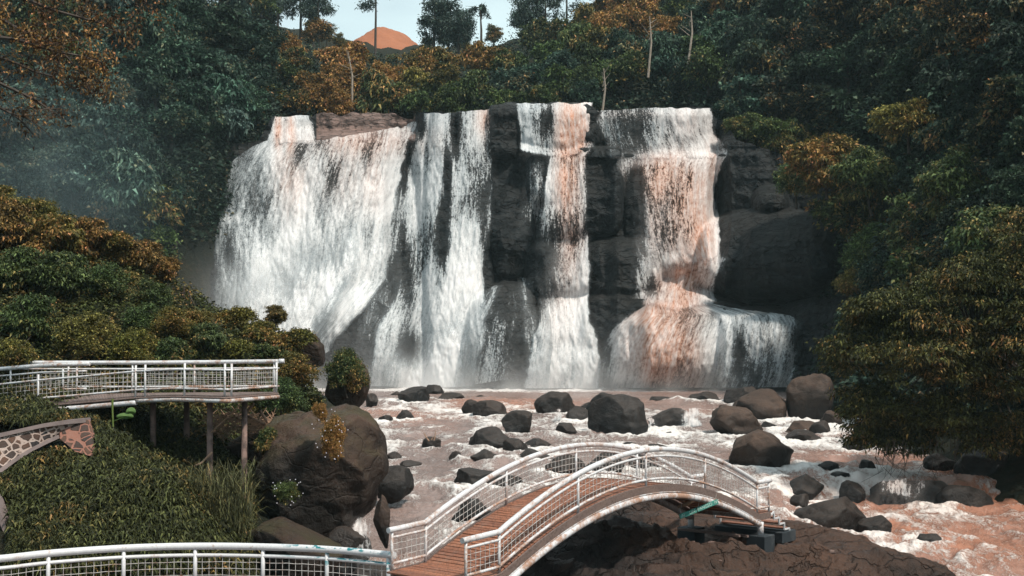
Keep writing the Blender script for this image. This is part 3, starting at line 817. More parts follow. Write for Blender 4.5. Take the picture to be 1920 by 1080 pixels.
def place_rock(px, top, bot, w, Y, mat, seed, lab, rough=.1, planes=9, depth=.9, sub=5, name="boulder", cat="boulder", rz_rot=0, group=None):
    wm = w * Y / FPX / 2; hm = (bot - top) * Y / FPX / 2
    o = link(name, boulder_mesh(wm, wm * depth, hm, seed, sub, planes, rough), mat)
    q = P(px, (top + bot) / 2, Y); o.location = q; o.rotation_euler = (0, rz_rot, 0)
    return tag(o, lab, cat, group)
place_rock(606, 744, 1006, 240, 41.5, M_BIGB, 503, "giant brown boulder with bushes growing on it at the left bank", .15, 8, .95, 6)
place_rock(468, 798, 905, 112, 43.5, M_BIGB, 505, "tan boulder wedged behind the tall walkway post", .06, 6, .9)
place_rock(560, 770, 840, 60, 44.5, M_BIGB, 507, "brown boulder tucked behind the giant one, touching its left shoulder", .06, 6, .9)
place_rock(548, 968, 1100, 190, 37.5, M_BIGB, 509, "low mossy rock below the giant boulder, behind the bottom railing", .08, 6, .9)
place_rock(717, 925, 1030, 36, 38.5, M_BROWN, 511, "narrow upright brown rock between giant boulder and bridge rail", .08, 9, .8, 5, rz_rot=-.12)
place_rock(648, 985, 1095, 96, 40.2, M_BOULD, 513, "black rock with water washing over it under the giant boulder", .1)
place_rock(700, 1058, 1110, 92, 35.5, M_BOULD, 515, "brown topped rock behind the bottom railing near the bridge", .1)
place_rock(1704, 889, 985, 176, 54.6, M_BOULD, 531, "wide black ledge rock with thin water veils in the lower right river", .1, 9, .5)
place_rock(738, 872, 945, 84, 48.5, M_BOULD, 541, "wet black rock touching the giant boulder's right side, at the water")
place_rock(1806, 905, 990, 110, 53.6, M_BOULD, 533, "black ledge rock in the shade at the far lower right", .1, 9, .5)
place_rock(1850, 838, 925, 120, 57.5, M_BOULD, 537, "shaded black rock under the overhanging leaves at far right", .1, 9, .6)
place_rock(1765, 850, 890, 70, 58.5, M_BOULD, 539, "low dark rock in the shade of the leaning tree", .1, 9, .6)
place_rock(1598, 898, 955, 52, 54.4, M_BOULD, 535, "small wet rock left of the wide black ledge rock", .1, 9, .7)
place_rock(652, 668, 770, 86, 56, M_BIGB, 517, "reddish rock crowned by a dense round bush", .08)
place_rock(228, 560, 650, 80, 51.5, M_RIM, 519, "pinkish bare rock patch amid the hillside bushes", .12)
place_rock(560, 625, 700, 100, 58, M_BIGB, 521, "rust brown rock end of the overgrown mound", .08)

# ================================================================= bedrock under the bridge
BED = [P(a, b, c) for a, b, c in ((1190,950,41),(1290,946,41.5),(1440,962,41.2),(1480,1024,38.6),(1330,1020,38.6),(1530,978,40),(1620,1010,39),(1700,1043,38),(1765,1084,36.6),(1415,1044,36.2),(1280,1018,36.5),(1080,985,39.5),(990,1010,38),(985,1075,33),
       (1100,1050,34),(1200,1078,31.5),(1400,1090,32.5),(1600,1085,34.5),(1500,1040,36),(1300,1050,34),(1000,1130,30),(1400,1200,28),(1200,1180,28))]
BED = np.array(BED)
out = []
ring = [(-.2,33),(.2,38.5),(2.2,41.6),(5,43.6),(8.6,43.4),(10.6,41.4),(12.0,39.6),(13.4,38),(14.4,35.8),(14.2,32),(12,26),(6,23),(1,25),(-.6,29)]
cxr, cyr = 6.5, 34
for (x, y) in ring:
    for k, dz in ((1.12, -1.6), (1.35, -4)): out.append((cxr + (x - cxr) * k, cyr + (y - cyr) * k, float(zs(x, y)) + dz + .6))
BA = np.concatenate([BED, np.array(out)])
wb_ = _rbf_fit(BA[:, :2], BA[:, 2], .05)
bx, by = np.meshgrid(np.arange(-4, 19, .06), np.arange(21, 47, .075))
bz = _rbf_eval(wb_, BA[:, :2], np.stack([bx.ravel(), by.ravel()], -1)).reshape(bx.shape)
wx = bx + .8 * fbm(bx * .5, by * .5, 0, 3, 31); wy = by + .8 * fbm(bx * .5, by * .5, 5, 3, 32)
lumps = vn(wx * .55, wy * .9, 0, 33); 
def stair(x, n, w=.75):
    q = x * n; f = q - np.floor(q); return (np.floor(q) + smooth(w, 1, f)) / n
calm = 1 - .55 * smooth(4, 6, bx) * smooth(35, 36.5, by)
f1 = fbm(wx * .22 + .25 * wy, wy * .75, 2, 4, 34); f2 = fbm(wx * 1.1, wy * 1.5, 7, 4, 37)
bz = bz + 1.5 * calm * (.80 * stair(f1, 8, .88) + .16 * np.sign(lumps) * np.abs(lumps) ** .3 + .14 * stair(f2, 6, .88) + .08 * fbm(bx * 4, by * 4, 1, 3, 35)) - .1
me = mesh_np("bedrock", np.stack([bx, by, bz], -1).reshape(-1, 3), gridfaces(*bx.shape)); fattr(me, "wet", smooth(5.5, 2.5, bx + 1.6 * fbm(bx * .6, by * .6, 9, 3, 36)) * .9 + smooth(-1.7, -2.3, bz))  # wet also holds the bridge's shade on the left, as colour
tag(link("bedrock", me, M_SLAB), "brown cracked bedrock shelf under the arched bridge", kind="structure")
def bedz(x, y):
    i = int(np.clip((x + 4) / .06, 0, bx.shape[1] - 1)); j = int(np.clip((y - 21) / .075, 0, bx.shape[0] - 1)); return float(bz[j, i])

# ================================================================= river
ry_ = 26.5 * (131 / 26.5) ** np.linspace(0, 1, 640)
ra = np.linspace(-.24, .50, 760)
RY = np.broadcast_to(ry_[:, None], (640, 760)); RX = RY * ra[None]
RZ = zs(RX, RY)
gy = np.gradient(RZ, axis=0) / np.gradient(RY, axis=0)
steep = smooth(.03, .5, np.abs(gy))
turb = .235 + .20 * smooth(98, 90, RY) + .10 * smooth(60, 50, RY) * smooth(6, 12, RX) - .22 * smooth(99, 103, RY) * smooth(118, 112, RY)
foam = turb + .40 * steep
bump_ = np.zeros_like(RZ)
for (x, y, a, b) in BL:
    dx = (RX - x) / (a + .25)
    dy = (RY - y) / (b + .25)
    d = np.sqrt(dx ** 2 + dy ** 2)
    foam = foam + .28 * np.exp(-((d - 1.15) / .28) ** 2) * (RY < 99)
    wake = np.exp(-(dx / .8) ** 2) * smooth(0, -1, dy) * np.exp(np.clip(dy, -20, 0) / 3.0)
    foam = foam + .30 * wake * (RY < 99)
    bump_ += .18 * np.exp(-((d - 1.3) / .4) ** 2) * smooth(.5, -.5, dy) * 0.8
foam += .60 * smooth(107, 117, RY)                                   # boiling foot of the falls
foam += .55 * fbm(RX * .22, RY * .16, 0, 4, 51)
ww = RX + 1.2 * fbm(RX * .25, RY * .2, 0, 3, 52)
wav = ridged(ww * .55, RY * .42, 0, 5, 53)
small = fbm(RX * 2.6, RY * 2.0, 0, 3, 54)
RZ = RZ + bump_ + (wav - .35) * (.10 + .38 * np.clip(turb, 0, 1) + .15 * steep) * smooth(-.1, .3, turb) + small * (.05 + .10 * np.clip(foam, 0, 1))
foam = foam + .45 * (wav - .35) - .30 * smooth(9.5, 12, RX) * smooth(56.6, 56, RY) * smooth(53.2, 54, RY)
mud = np.clip(.03 + .8 * fbm(RX * .14 + 3, RY * .10, 0, 3, 55) + .26 * smooth(8, 14, RX) * smooth(62, 52, RY) + .10 * smooth(52, 42, RY) + .2 * steep, 0, 1)
mud = mud * (1 - .65 * smooth(96, 101, RY)); foam = foam - .13 * smooth(52, 47, RY) * smooth(8, 11, RX)
me = mesh_np("river_water", np.stack([RX, RY, RZ], -1).reshape(-1, 3), gridfaces(640, 760))
fattr(me, "foam", np.clip(foam, -.3, 1.2)); fattr(me, "mud", mud)
tag(link("river_water", me, M_RIVER), "muddy pinkish brown river with white foam", kind="structure")
# white water spilling between boulders
def spill(px0, px1, top, bot, seed, lab, dens=.8, Y=None):
    Yb = Y or ybase((px0 + px1) / 2, bot); 
    s = np.linspace(0, 1, 30)[None]; tt = np.linspace(0, 1, 40)[:, None]
    u = px0 + (px1 - px0) * s + (s - .5) * 14 * tt + 5 * fbm(tt * 3, seed, 0, 3, seed); v = top + (bot - top) * tt + 5 * fbm(s * 3, seed, 0, 3, seed + 1) * (1 - tt)
    YY = Yb + 1.0 * (1 - tt) ** 1.5 + .15 * fbm(u * .2, v * .05, seed, 3, seed)
    me = mesh_np("cascade", P(u, v, YY).reshape(-1, 3), gridfaces(40, 30))
    D = dens * smooth(0, .45, np.minimum(s, 1 - s) + .25 * fbm(s * 4, tt * 2, seed, 3, seed)) * smooth(0, .15, tt) + .5 * fbm(s * 3, tt * 3, seed, 3, seed + 4) - .6 * smooth(.8, 1, tt)
    fattr(me, "dens", D); fattr(me, "mud", .45 * (1 - tt) + 0 * s); fattr(me, "soft", .3 + 0 * u)
    uvl = me.uv_layers.new(name="UVMap"); vi = np.empty(len(me.loops), np.int32); me.loops.foreach_get("vertex_index", vi)
    k = Yb / FPX * 1.5
    uvp = np.stack([(u * k + seed).ravel(), (v * k).ravel()], -1); uvl.data.foreach_set("uv", uvp[vi].astype(np.float32).ravel())
    tag(link("cascade", me, M_FALL), lab, "cascade", "small cascades between river rocks", "structure")
spill(1207, 1228, 778, 806, 61, "small white spill between the largest boulder and the wet one")
spill(1272, 1326, 762, 804, 62, "splashing white spill right of the wet dark boulder", .85)
spill(1032, 1058, 766, 792, 63, "thin spill beside the peaked boulder", .6)
spill(640, 722, 955, 1075, 64, "white cascade pouring under the giant boulder", .72, 39.6)
spill(1625, 1790, 888, 972, 65, "low curtain of water over the right river ledge", .52, 53.2)
# ================================================================= foliage
def leaf_arrays(B, D, L, W, g, droop=.25):
    """B bases, D directions (unit), L lengths, W widths -> verts, quads"""
    n = len(B)
    r = g.normal(size=(n, 3)); s = np.cross(D, r); s /= np.linalg.norm(s, axis=1)[:, None] + 1e-9
    L = L[:, None]; W = W[:, None]
    tip = B + D * L; tip[:, 2] -= droop * L[:, 0]
    mid = B + D * L * .45; mid[:, 2] += .03 * L[:, 0]
    V = np.stack([B, mid + s * W * .5, tip, mid - s * W * .5], 1).reshape(-1, 3)
    F = np.arange(4 * n).reshape(-1, 4)
    return V, F
def unit(v): return v / (np.linalg.norm(v, axis=-1, keepdims=True) + 1e-9)

def crown(name, seed, nl=9, ncl=110, npc=55, leaf=.085, sq=.85, droop=.3, spread=.09, lobe=(.30, .5), core=.25, wid=.42):
    """crown of about unit radius, centred on the origin"""
    g = np.random.default_rng(seed)
    C = unit(g.normal(size=(nl, 3))) * g.uniform(.25, .68, (nl, 1)); C[:, 2] = C[:, 2] * sq
    R = g.uniform(*lobe, nl)
    k = g.integers(0, nl, ncl); d = unit(g.normal(size=(ncl, 3)) + np.array([0, 0, .35]))
    cl = C[k] + d * R[k][:, None] * g.uniform(.75, 1.08, (ncl, 1)) * np.array([1, 1, sq])
    fil = C[g.integers(0, nl, int(ncl * core))] + g.normal(size=(int(ncl * core), 3)) * .16
    cl = np.concatenate([cl, fil]); m = len(cl)
    idx = np.repeat(np.arange(m), npc)
    B = cl[idx] + g.normal(size=(len(idx), 3)) * spread * np.array([1.15, 1.15, .62])
    out_ = unit(B - np.array([0, 0, -.4])); D = unit(out_ * .5 + g.normal(size=B.shape) * .75 + np.array([0, 0, -.10]))
    L = leaf * g.uniform(.6, 1.35, len(B)); V, F = leaf_arrays(B, D, L, L * wid, g, droop)
    return mesh_np(name, V, F)

def trunk_mesh(seed, h=1.6, r=.06, limbs=5, name="trunk"):
    """goes from the origin down by h; limbs reach up into a unit crown"""
    g = random.Random(seed); mb = MB()
    pts = [Vector((g.uniform(-.1, .1) * (1 - k / 5), g.uniform(-.1, .1) * (1 - k / 5), -h + (h + .25) * k / 5)) for k in range(6)]
    pts[0] = Vector((g.uniform(-.15, .15), 0, -h))
    mb.tube(pts, [r * (1.25 - .15 * k) for k in range(6)], 7)
    for k in range(limbs):
        a = 2 * math.pi * (k + g.random()) / limbs; b = pts[3 + k % 2]
        e = Vector((math.cos(a) * g.uniform(.45, .8), math.sin(a) * g.uniform(.45, .8), g.uniform(.1, .6)))
        mb.tube([b, b.lerp(e, .5) + Vector((0, 0, -.05)), e], [r * .5, r * .35, r * .12], 5)
    return mb.mesh(name)

TREEV = [crown("crown", 100 + i, nl=n_, ncl=c_, npc=44, leaf=lf, sq=s_, droop=dr, wid=.5) for i, (n_, c_, lf, s_, dr) in enumerate(
    ((9, 90, .15, .8, .3), (12, 100, .13, .95, .2), (7, 80, .16, .7, .5), (14, 110, .12, .9, .3), (8, 84, .17, 1.1, .6), (6, 76, .14, .75, .25)))]
TRUNKV = [trunk_mesh(200 + i) for i in range(4)]
for m_ in TREEV: m_.materials.append(M_LEAF)
for m_ in TRUNKV: m_.materials.append(M_BARK)
SHRV = [crown("leaves", 300 + i, nl=n_, ncl=c_, npc=54, leaf=lf, sq=s_, droop=dr, spread=.075, wid=.5) for i, (n_, c_, lf, s_, dr) in enumerate(
    ((10, 210, .095, .8, .4), (13, 230, .085, .7, .5), (8, 190, .105, .8, .6), (12, 260, .07, .85, .3)))]
for m_ in SHRV: m_.materials.append(M_LEAF)
STEMV = [trunk_mesh(400 + i, 1.0, .035, 6, "stem") for i in range(2)]
for m_ in STEMV: m_.materials.append(M_BARK)

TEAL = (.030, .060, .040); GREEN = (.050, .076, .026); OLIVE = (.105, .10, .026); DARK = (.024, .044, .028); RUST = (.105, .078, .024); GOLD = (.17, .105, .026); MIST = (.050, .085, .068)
def tint(c, amt, j=.18):
    f = random.uniform(1 - j, 1 + j)
    return (c[0] * f * random.uniform(.92, 1.08), c[1] * f, c[2] * f * random.uniform(.9, 1.1), amt)
TREES = []
def put_tree(px, py, rpx, Y, color, amt, lab, group, name="tree", cat="tree", var=None, trunk=True, zsc=1.0, hi=None):
    """crown centred at px,py (photo pixels) at distance Y, radius rpx pixels"""
    q = P(px, py, Y); R = rpx * Y / FPX
    root = empty(name, (float(q[0]), float(q[1]), 0))
    gz = float(terr(q[0], q[1])); root.location.z = min(gz, float(q[2]) - R * .6)
    c = bpy.data.objects.new("crown", TREEV[var if var is not None else random.randrange(len(TREEV))]); COL.objects.link(c)
    c.parent = root; c.location = (0, 0, float(q[2]) - root.location.z); c.scale = (R, R, R * zsc)
    c.rotation_euler = (random.uniform(-.15, .15), random.uniform(-.15, .15), random.uniform(0, 6.28)); c.color = tint(color, amt, .42)
    if trunk:
        t_ = bpy.data.objects.new("trunk", random.choice(TRUNKV)); COL.objects.link(t_); t_.parent = root
        h = max(c.location.z, R * .5) / 1.6; t_.location = c.location; t_.scale = (R, R, max(h, R * .4))
    tag(root, lab, cat, group); TREES.append((root, px, py))
    return root

random.seed(21)
FG = {}
def region(px, py):  # tints carry each slope's sun, shade and mist in the leaf colour
    """(tint, share of leaves in sunlit orange, phrase, group) of the forest around this spot"""
    n_ = float(vn(px * .011, py * .016, 0, 71)); r = random.random()
    if px < 500 and py < 470:
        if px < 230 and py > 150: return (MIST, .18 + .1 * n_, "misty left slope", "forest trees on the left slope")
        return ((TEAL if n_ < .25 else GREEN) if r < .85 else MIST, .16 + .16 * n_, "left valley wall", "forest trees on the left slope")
    if px < 770:
        w = .40 + .40 * n_ - .0016 * (max(0, py - 130))
        return ((OLIVE if r < .6 else RUST) if w > .38 else GREEN, float(np.clip(w + .12, .1, .62)), "sunlit wood above the broad curtain", "forest trees above the falls")
    if px < 1130:
        w = .36 + .34 * n_ + (.22 if py < 100 else 0) + (.15 if px < 880 and py < 110 else 0)
        return (OLIVE if w > .40 else (GREEN if r < .75 else TEAL), float(np.clip(w * .68, .05, .5)), "wood above the middle falls", "forest trees above the falls")
    if py < 70 and px < 1250: return (OLIVE, .6, "golden wood at the top", "forest trees above the falls")
    if px < 1400: return ((TEAL if r < .5 else GREEN), .12 + .22 * n_ + (.2 if py < 60 else 0), "dark wood above the right falls", "forest trees above the falls")
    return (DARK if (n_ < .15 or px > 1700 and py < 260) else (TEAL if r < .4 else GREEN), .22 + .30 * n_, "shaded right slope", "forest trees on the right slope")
spots = []
def scatter(x0, x1, y0, y1, dx, dy, cond):
    j = 0; y = y0
    while y < y1:
        x = x0 + (dx * .5 if j % 2 else 0)
        while x < x1:
            px = x + random.uniform(-.3, .3) * dx; py = y + random.uniform(-.3, .3) * dy
            if cond(px, py): spots.append((px, py, dx))
            x += dx
        y += dy; j += 1
skyl = [(480,-60),(500,10),(560,22),(610,40),(650,70),(690,100),(760,105),(800,92),(860,82),(900,72),(950,55),(985,40),(1040,32),(1080,20),(1110,5),(1150,-60)]
scatter(-30, 520, -50, 470, 62, 56, lambda x, y: not (x > 335 and y > 235) and not (x > 470 and y > 190) and y < 440 - .1 * x + 60)
scatter(490, 1140, 0, 200, 46, 38, lambda x, y: y > pl(skyl, x) + 24 and y < 196)
scatter(1130, 1420, -40, 190, 52, 46, lambda x, y: True)
scatter(1400, 1960, -50, 340, 70, 62, lambda x, y: not (x < 1440 and y > 230))
scatter(1560, 1960, 340, 640, 72, 62, lambda x, y: x > 1545 + (y - 340) * .25)
for (px, py, dx) in spots:
    Yg = ground_at(px, min(py + dx * .75, 1000))
    if not np.isfinite(Yg): Yg = 215.0
    if px < 500 and Yg < 85: continue
    Yg = float(np.clip(Yg, 60, 235))
    if 480 < px < 1345: Yg = max(Yg, 147)
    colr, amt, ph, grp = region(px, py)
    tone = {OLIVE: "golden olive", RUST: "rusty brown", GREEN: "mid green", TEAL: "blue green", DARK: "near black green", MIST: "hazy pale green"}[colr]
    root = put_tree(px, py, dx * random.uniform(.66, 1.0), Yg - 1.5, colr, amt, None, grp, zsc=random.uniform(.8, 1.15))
    root["_k"] = (tone + "|" + ph)
def hpos(px): return ["left edge", "far left", "left", "left of centre", "centre", "right of centre", "right", "far right", "right edge"][int(np.clip(px // 214, 0, 8))]
lab_cells = {}
for root, px, py in TREES:
    if "_k" in root:
        tone, ph = root["_k"].split("|"); del root["_k"]
        band = ["top", "upper", "middle", "lower"][int(np.clip(py // (75 if 480 < px < 1400 else 150), 0, 3))]
        lab_cells.setdefault((tone, ph, band), []).append((px, py, root))
ORD = ["first", "second", "third", "fourth", "fifth", "sixth", "seventh", "eighth", "ninth", "tenth", "eleventh", "twelfth", "thirteenth", "fourteenth", "fifteenth", "sixteenth", "seventeenth", "eighteenth", "nineteenth", "twentieth"]
for (tone, ph, band), L_ in lab_cells.items():
    L_.sort(key=lambda a: a[0])
    for k, (px, py, root) in enumerate(L_):
        if len(L_) == 1: root["label"] = f"only {tone} tree, {band} band, {ph}"
        else: root["label"] = f"{tone} tree, {ORD[min(k, 19)]} from left, {band} band, {ph}"

# skyline and special trees
def sky_tree(px, top, base, Y, kind, lab, lean=0.0):
    b = P(px, base, Y); tp = P(px + lean, top, Y); s = Y / FPX
    root = empty("tall_tree", tuple(map(float, b))); H = float(tp[2] - b[2]); lx = float(tp[0] - b[0])
    mb = MB(); mb.tube([(0, 0, -6), (lx * .3 + .1, 0, H * .45), (lx, 0, H)], [.32, .22, .07], 6)
    g = np.random.default_rng(int(px)); Bs = []
    for k in range({'tuft': 7, 'pine': 13, 'airy': 26, 'palm': 9}[kind]):
        a = g.uniform(0, 6.28); f = (g.uniform(.55, 1) if kind != 'airy' else g.uniform(.3, 1)) if kind != 'pine' else .45 + .55 * k / 13
        ln = {'tuft': 3.0, 'pine': 3.6 * (1.15 - f) + .8, 'airy': 2.4, 'palm': 2.6}[kind]
        if kind == 'palm': f = 1.0
        s0 = Vector((lx * f, 0, H * f)); e = s0 + Vector((math.cos(a) * ln, math.sin(a) * ln, (.6 if kind != 'palm' else .5) * g.uniform(0, 1)))
        mb.tube([s0, e], [.07, .02], 4)
        for q in np.linspace(.35, 1, 7):
            c = np.array(s0.lerp(e, q)); nn = 30 if kind != 'palm' else 14
            if kind == 'palm': c[2] -= q * q * 1.2
            Bs.append(c + g.normal(size=(nn, 3)) * (.42 if kind != 'palm' else .16))
    B = np.concatenate(Bs); D = unit(g.normal(size=B.shape)); L = g.uniform(.3, .6, len(B)); V, F = leaf_arrays(B, D, L, L * .4, g, .3)
    mb.build("trunk", M_BARK, root); c = link("crown", mesh_np("crown", V, F), M_LEAF, root); c.color = (.035, .055, .045, .06)
    tag(root, lab, "tree", "tall trees on the skyline")
sky_tree(703, -40, 92, 240, 'tuft', "lone thin tree standing behind the orange hill, top cut by the frame", 2)
sky_tree(812, 4, 105, 215, 'airy', "airy pale tree on the skyline right of the orange hill", 3)
sky_tree(838, 12, 105, 216, 'airy', "airy leaning tree beside the pale skyline tree", 8)
sky_tree(858, 30, 105, 212, 'airy', "shorter airy tree right of the leaning skyline one", 4)
sky_tree(902, 14, 90, 214, 'palm', "small palm with a round head above the ridge", -2)
sky_tree(596, -4, 60, 225, 'pine', "dark pine at the left end of the sky gap", 0)
sky_tree(563, -14, 60, 226, 'pine', "feathery dark pine left of the sky gap", 0)
sky_tree(520, -20, 60, 224, 'pine', "dark pine above the golden left wood", 0)
sky_tree(1022, -14, 70, 222, 'pine', "flat topped dark pine right of the sky gap", 0)
sky_tree(1061, -30, 70, 224, 'tuft', "slim pole like tree right of the flat topped pine", 2)
sky_tree(985, 2, 70, 222, 'airy', "thin leafy tree at the right end of the sky gap", 0)

for px, py, r, lab in ((655,94,17,"small tree at the left foot of the orange hill"),(690,108,18,"small tree before the orange hill, left of centre"),(735,114,17,"small tree before the orange hill, right of centre"),(776,100,17,"small tree at the right foot of the orange hill"),
        (636,74,15,"little tree on the ridge left of the orange hill"),(800,86,20,"bushy tree right of the orange hill on the ridge"),(612,58,18,"bushy tree on the ridge at the sky gap's left"),(588,40,20,"bushy tree under the pines at the sky gap's left"),(870,78,18,"bushy tree under the leaning skyline tree"),(925,62,20,"bushy tree right of the small palm")):
    put_tree(px, py, r, 235, OLIVE if px < 700 else GREEN, .35, lab, "trees on the far ridge")
# bamboo clumps, bare pale trunks
def pale_trunk(px, y0, y1, Y, lab, lean=4):
    a, b = P(px, y1, Y), P(px + lean, y0, Y); mb = MB()
    a = Vector(a); b = Vector(b); m = a.lerp(b, .5) + Vector((.3, 0, 0))
    mb.tube([a - Vector((0, 0, 1)), m, b], [.16, .12, .05], 6)
    for k in range(5):
        s0 = a.lerp(b, .45 + .1 * k); mb.tube([s0, s0 + Vector((random.uniform(-1.3, 1.3), random.uniform(-.5, .5), random.uniform(.4, 1.4)))], [.05, .015], 4)
    tag(mb.build("bare_tree", M_PALEBARK), lab, "tree", "bare pale stems among the trees")
pale_trunk(1128, 128, 205, 143, "pale bare stem rising between the middle and right falls")
pale_trunk(1290, 20, 105, 145, "pale leaning stem in the wood above the right falls", 6)
pale_trunk(660, 95, 190, 146, "reddish bare sapling above the broad curtain", -8)
pale_trunk(1215, 30, 130, 147, "thin pale stem left of the leaning one above the right falls", 3)

# --------------------------------------------------- shrubs
random.seed(33)
def put_shrub(px, py, rpx, Y, color, amt, lab, group, zsc=.85, var=None, name="shrub", cat="shrub", stem=True, dk=1.0, auto=False):
    if auto:
        Yg = ground_at(px, py + rpx * .55)
        if np.isfinite(Yg): Y = min(Y, Yg - .35 * rpx * Yg / FPX)
    q = P(px, py, Y); R = rpx * Y / FPX
    root = empty(name, (float(q[0]), float(q[1]), float(q[2]) - R * .8))
    c = bpy.data.objects.new("leaves", SHRV[var if var is not None else random.randrange(len(SHRV))]); COL.objects.link(c); c.parent = root
    c.location = (0, 0, R * .8); c.scale = (R, R * dk, R * zsc); c.rotation_euler = (0, 0, random.uniform(0, 6.28)); c.color = tint(color, amt, .12)
    if stem:
        t_ = bpy.data.objects.new("stem", random.choice(STEMV)); COL.objects.link(t_); t_.parent = root; t_.location = c.location; t_.scale = (R, R, R)
    return tag(root, lab, cat, group)
G1 = "bushes covering the left mound"
for (px, py, r, Y, c, a, lab) in (
 (60,395,44,62,OLIVE,.45,"grassy golden hump at the mound's top left"),
 (-10,385,50,63,OLIVE,.5,"golden hump cut by the left photo edge"),
 (18,425,60,60,RUST,.55,"rusty bush at the left photo edge on the mound's crest"),
 (95,450,62,59,OLIVE,.62,"orange tipped bush on the mound crest near the left edge"),
 (160,448,52,59,RUST,.68,"tallest orange brown bush on the mound crest"),
 (222,462,50,58,OLIVE,.66,"orange bush in the middle of the mound's crest row"),
 (272,486,46,57,RUST,.66,"orange bush near the right end of the crest row"),
 (310,500,34,57,RUST,.6,"last orange bush of the crest row above the drop"),
 (40,510,60,56,GREEN,.35,"dark green bush below the rusty edge bush"),
 (120,520,62,55,GREEN,.35,"dark bush below the crest row near the left"),
 (190,528,50,55,GREEN,.3,"dark bush left of the golden green dome"),
 (226,528,40,53,OLIVE,.6,"golden green dome shaped bush beside the pink rock"),
 (290,556,44,54,GREEN,.35,"green bush under the end of the crest row"),
 (262,600,44,52,GREEN,.2,"dark green bush right of the pinkish bare rock"),
 (320,610,48,52,OLIVE,.42,"speckled olive bush in the middle of the mound"),
 (370,600,36,54,OLIVE,.45,"small bush before the fence posts on the ledge"),
 (385,640,44,51,GREEN,.35,"leafy dark bush above the walkway's middle"),
 (440,600,46,57,OLIVE,.42,"smooth olive hump bush in front of the waterfall mist"),
 (515,592,26,58,RUST,.35,"little reddish bush on the mound's right crest"),
 (485,625,44,56,OLIVE,.48,"olive bush left of the little reddish one"),
 (550,640,46,56,OLIVE,.5,"moss green bush at the mound's right shoulder"),
 (545,700,54,51,OLIVE,.45,"round yellow green bush at the platform's corner"),
 (500,668,44,53,GREEN,.38,"green bush just above the platform's right end"),
 (440,660,44,51,OLIVE,.4,"olive bush behind the platform rail"),
 (60,600,62,50,GREEN,.28,"wide grassy bush above the walkway's left end"),
 (150,630,62,49,OLIVE,.3,"pale fern like bush above the left walkway"),
 (20,665,56,47,OLIVE,.4,"yellow green bush at the left photo edge above the rail"),
 (240,655,54,48,OLIVE,.36,"green mound of leaves above the walkway bend"),
 (320,668,46,49,GREEN,.36,"leafy bush just behind the walkway's top rail"),
 (525,745,50,47,GREEN,.25,"dark green bush under the platform's corner")):
    put_shrub(px, py, r * 1.1, Y, c, a * .62, lab, G1, auto=True)
for (x_, y_, r_, c_, l_) in ((26.5,47,2.2,GREEN,"bush on the right bank beyond the photo's edge"),(28,53,2.6,OLIVE,"olive bush on the right bank beyond the photo's edge"),(30,60,3.0,GREEN,"large bush on the right bank beyond the photo's edge"),(33,50,3.4,GREEN,"tall bush on the right bank beyond the photo's edge"),(27,40,2.4,OLIVE,"near bush on the right bank beyond the photo's edge")):
    z_ = float(terr(x_, y_)) + r_ * .6; put_shrub(960 + x_ / y_ * FPX, 640 - (z_ - CZ) / y_ * FPX, r_ / y_ * FPX, y_, c_, .25, l_, "bushes on the right bank")
put_shrub(645, 696, 50, 54.5, GREEN, .32, "dense round topiary like bush on the reddish rock", "shrubs growing on boulders", 1.1)
put_shrub(620, 822, 46, 37.9, RUST, .62, "rusty bush with white flowers on the giant boulder", "shrubs growing on boulders", 1.2, 3, dk=.6, stem=False)
put_shrub(600, 770, 22, 38.9, RUST, .6, "small red leaved tuft on top of the giant boulder", "shrubs growing on boulders", 1.2, 1, dk=.7, stem=False)
put_shrub(538, 920, 34, 37.9, GREEN, .15, "dark bush with white flowers at the giant boulder's foot", "shrubs growing on boulders", .9, 1, dk=.7, stem=False)
put_shrub(502, 828, 32, 40.5, GREEN, .30, "green bush between the tan boulder and the giant one", "shrubs growing on boulders", 1.0, 2, dk=.8)
put_shrub(1540, 262, 0.1, 110, GREEN, .3, "x", None) if False else None
G2 = "bushes on the right cliff"
for (px, py, r, Y, c, a, lab) in (
 (1545,292,72,112,OLIVE,.42,"rounded bush with yellow leaves above the grey cliff lump"),
 (1490,335,50,116,GREEN,.25,"dark bush left of the rounded yellow leaved one"),
 (1625,330,66,108,GREEN,.3,"blue green bush right of the rounded yellow leaved one"),
 (1600,530,34,104,OLIVE,.35,"small yellowish bush hanging beside the leaning tree's tip"),
 (1720,420,74,92,GREEN,.2,"layered green bush above the leaning tree"),
 (1800,350,76,86,GREEN,.25,"broad layered bush on the right slope"),
 (1700,220,60,98,OLIVE,.25,"yellow topped bush high on the right slope"),
 (1860,450,80,74,GREEN,.3,"large leaning bush at the right photo edge"),
 (1398,232,36,133,GREEN,.2,"dark bush on the rock just right of the top right curtain"),
 (1452,246,44,130,GREEN,.25,"leafy bush above the big smooth rock on the right"),
 (1388,300,22,131,OLIVE,.2,"small fern like bush clinging beside the top right curtain"),
 (1570,655,34,104,GREEN,.2,"low dark bush on the ledge behind the leaning tree's left tip"),
 (1640,470,66,106,GREEN,.15,"dark bush in the gully behind the leaning tree")):
    put_shrub(px, py, r * 1.15, Y, tuple(x_ * 1.35 for x_ in c), a, lab, G2, name="shrub")

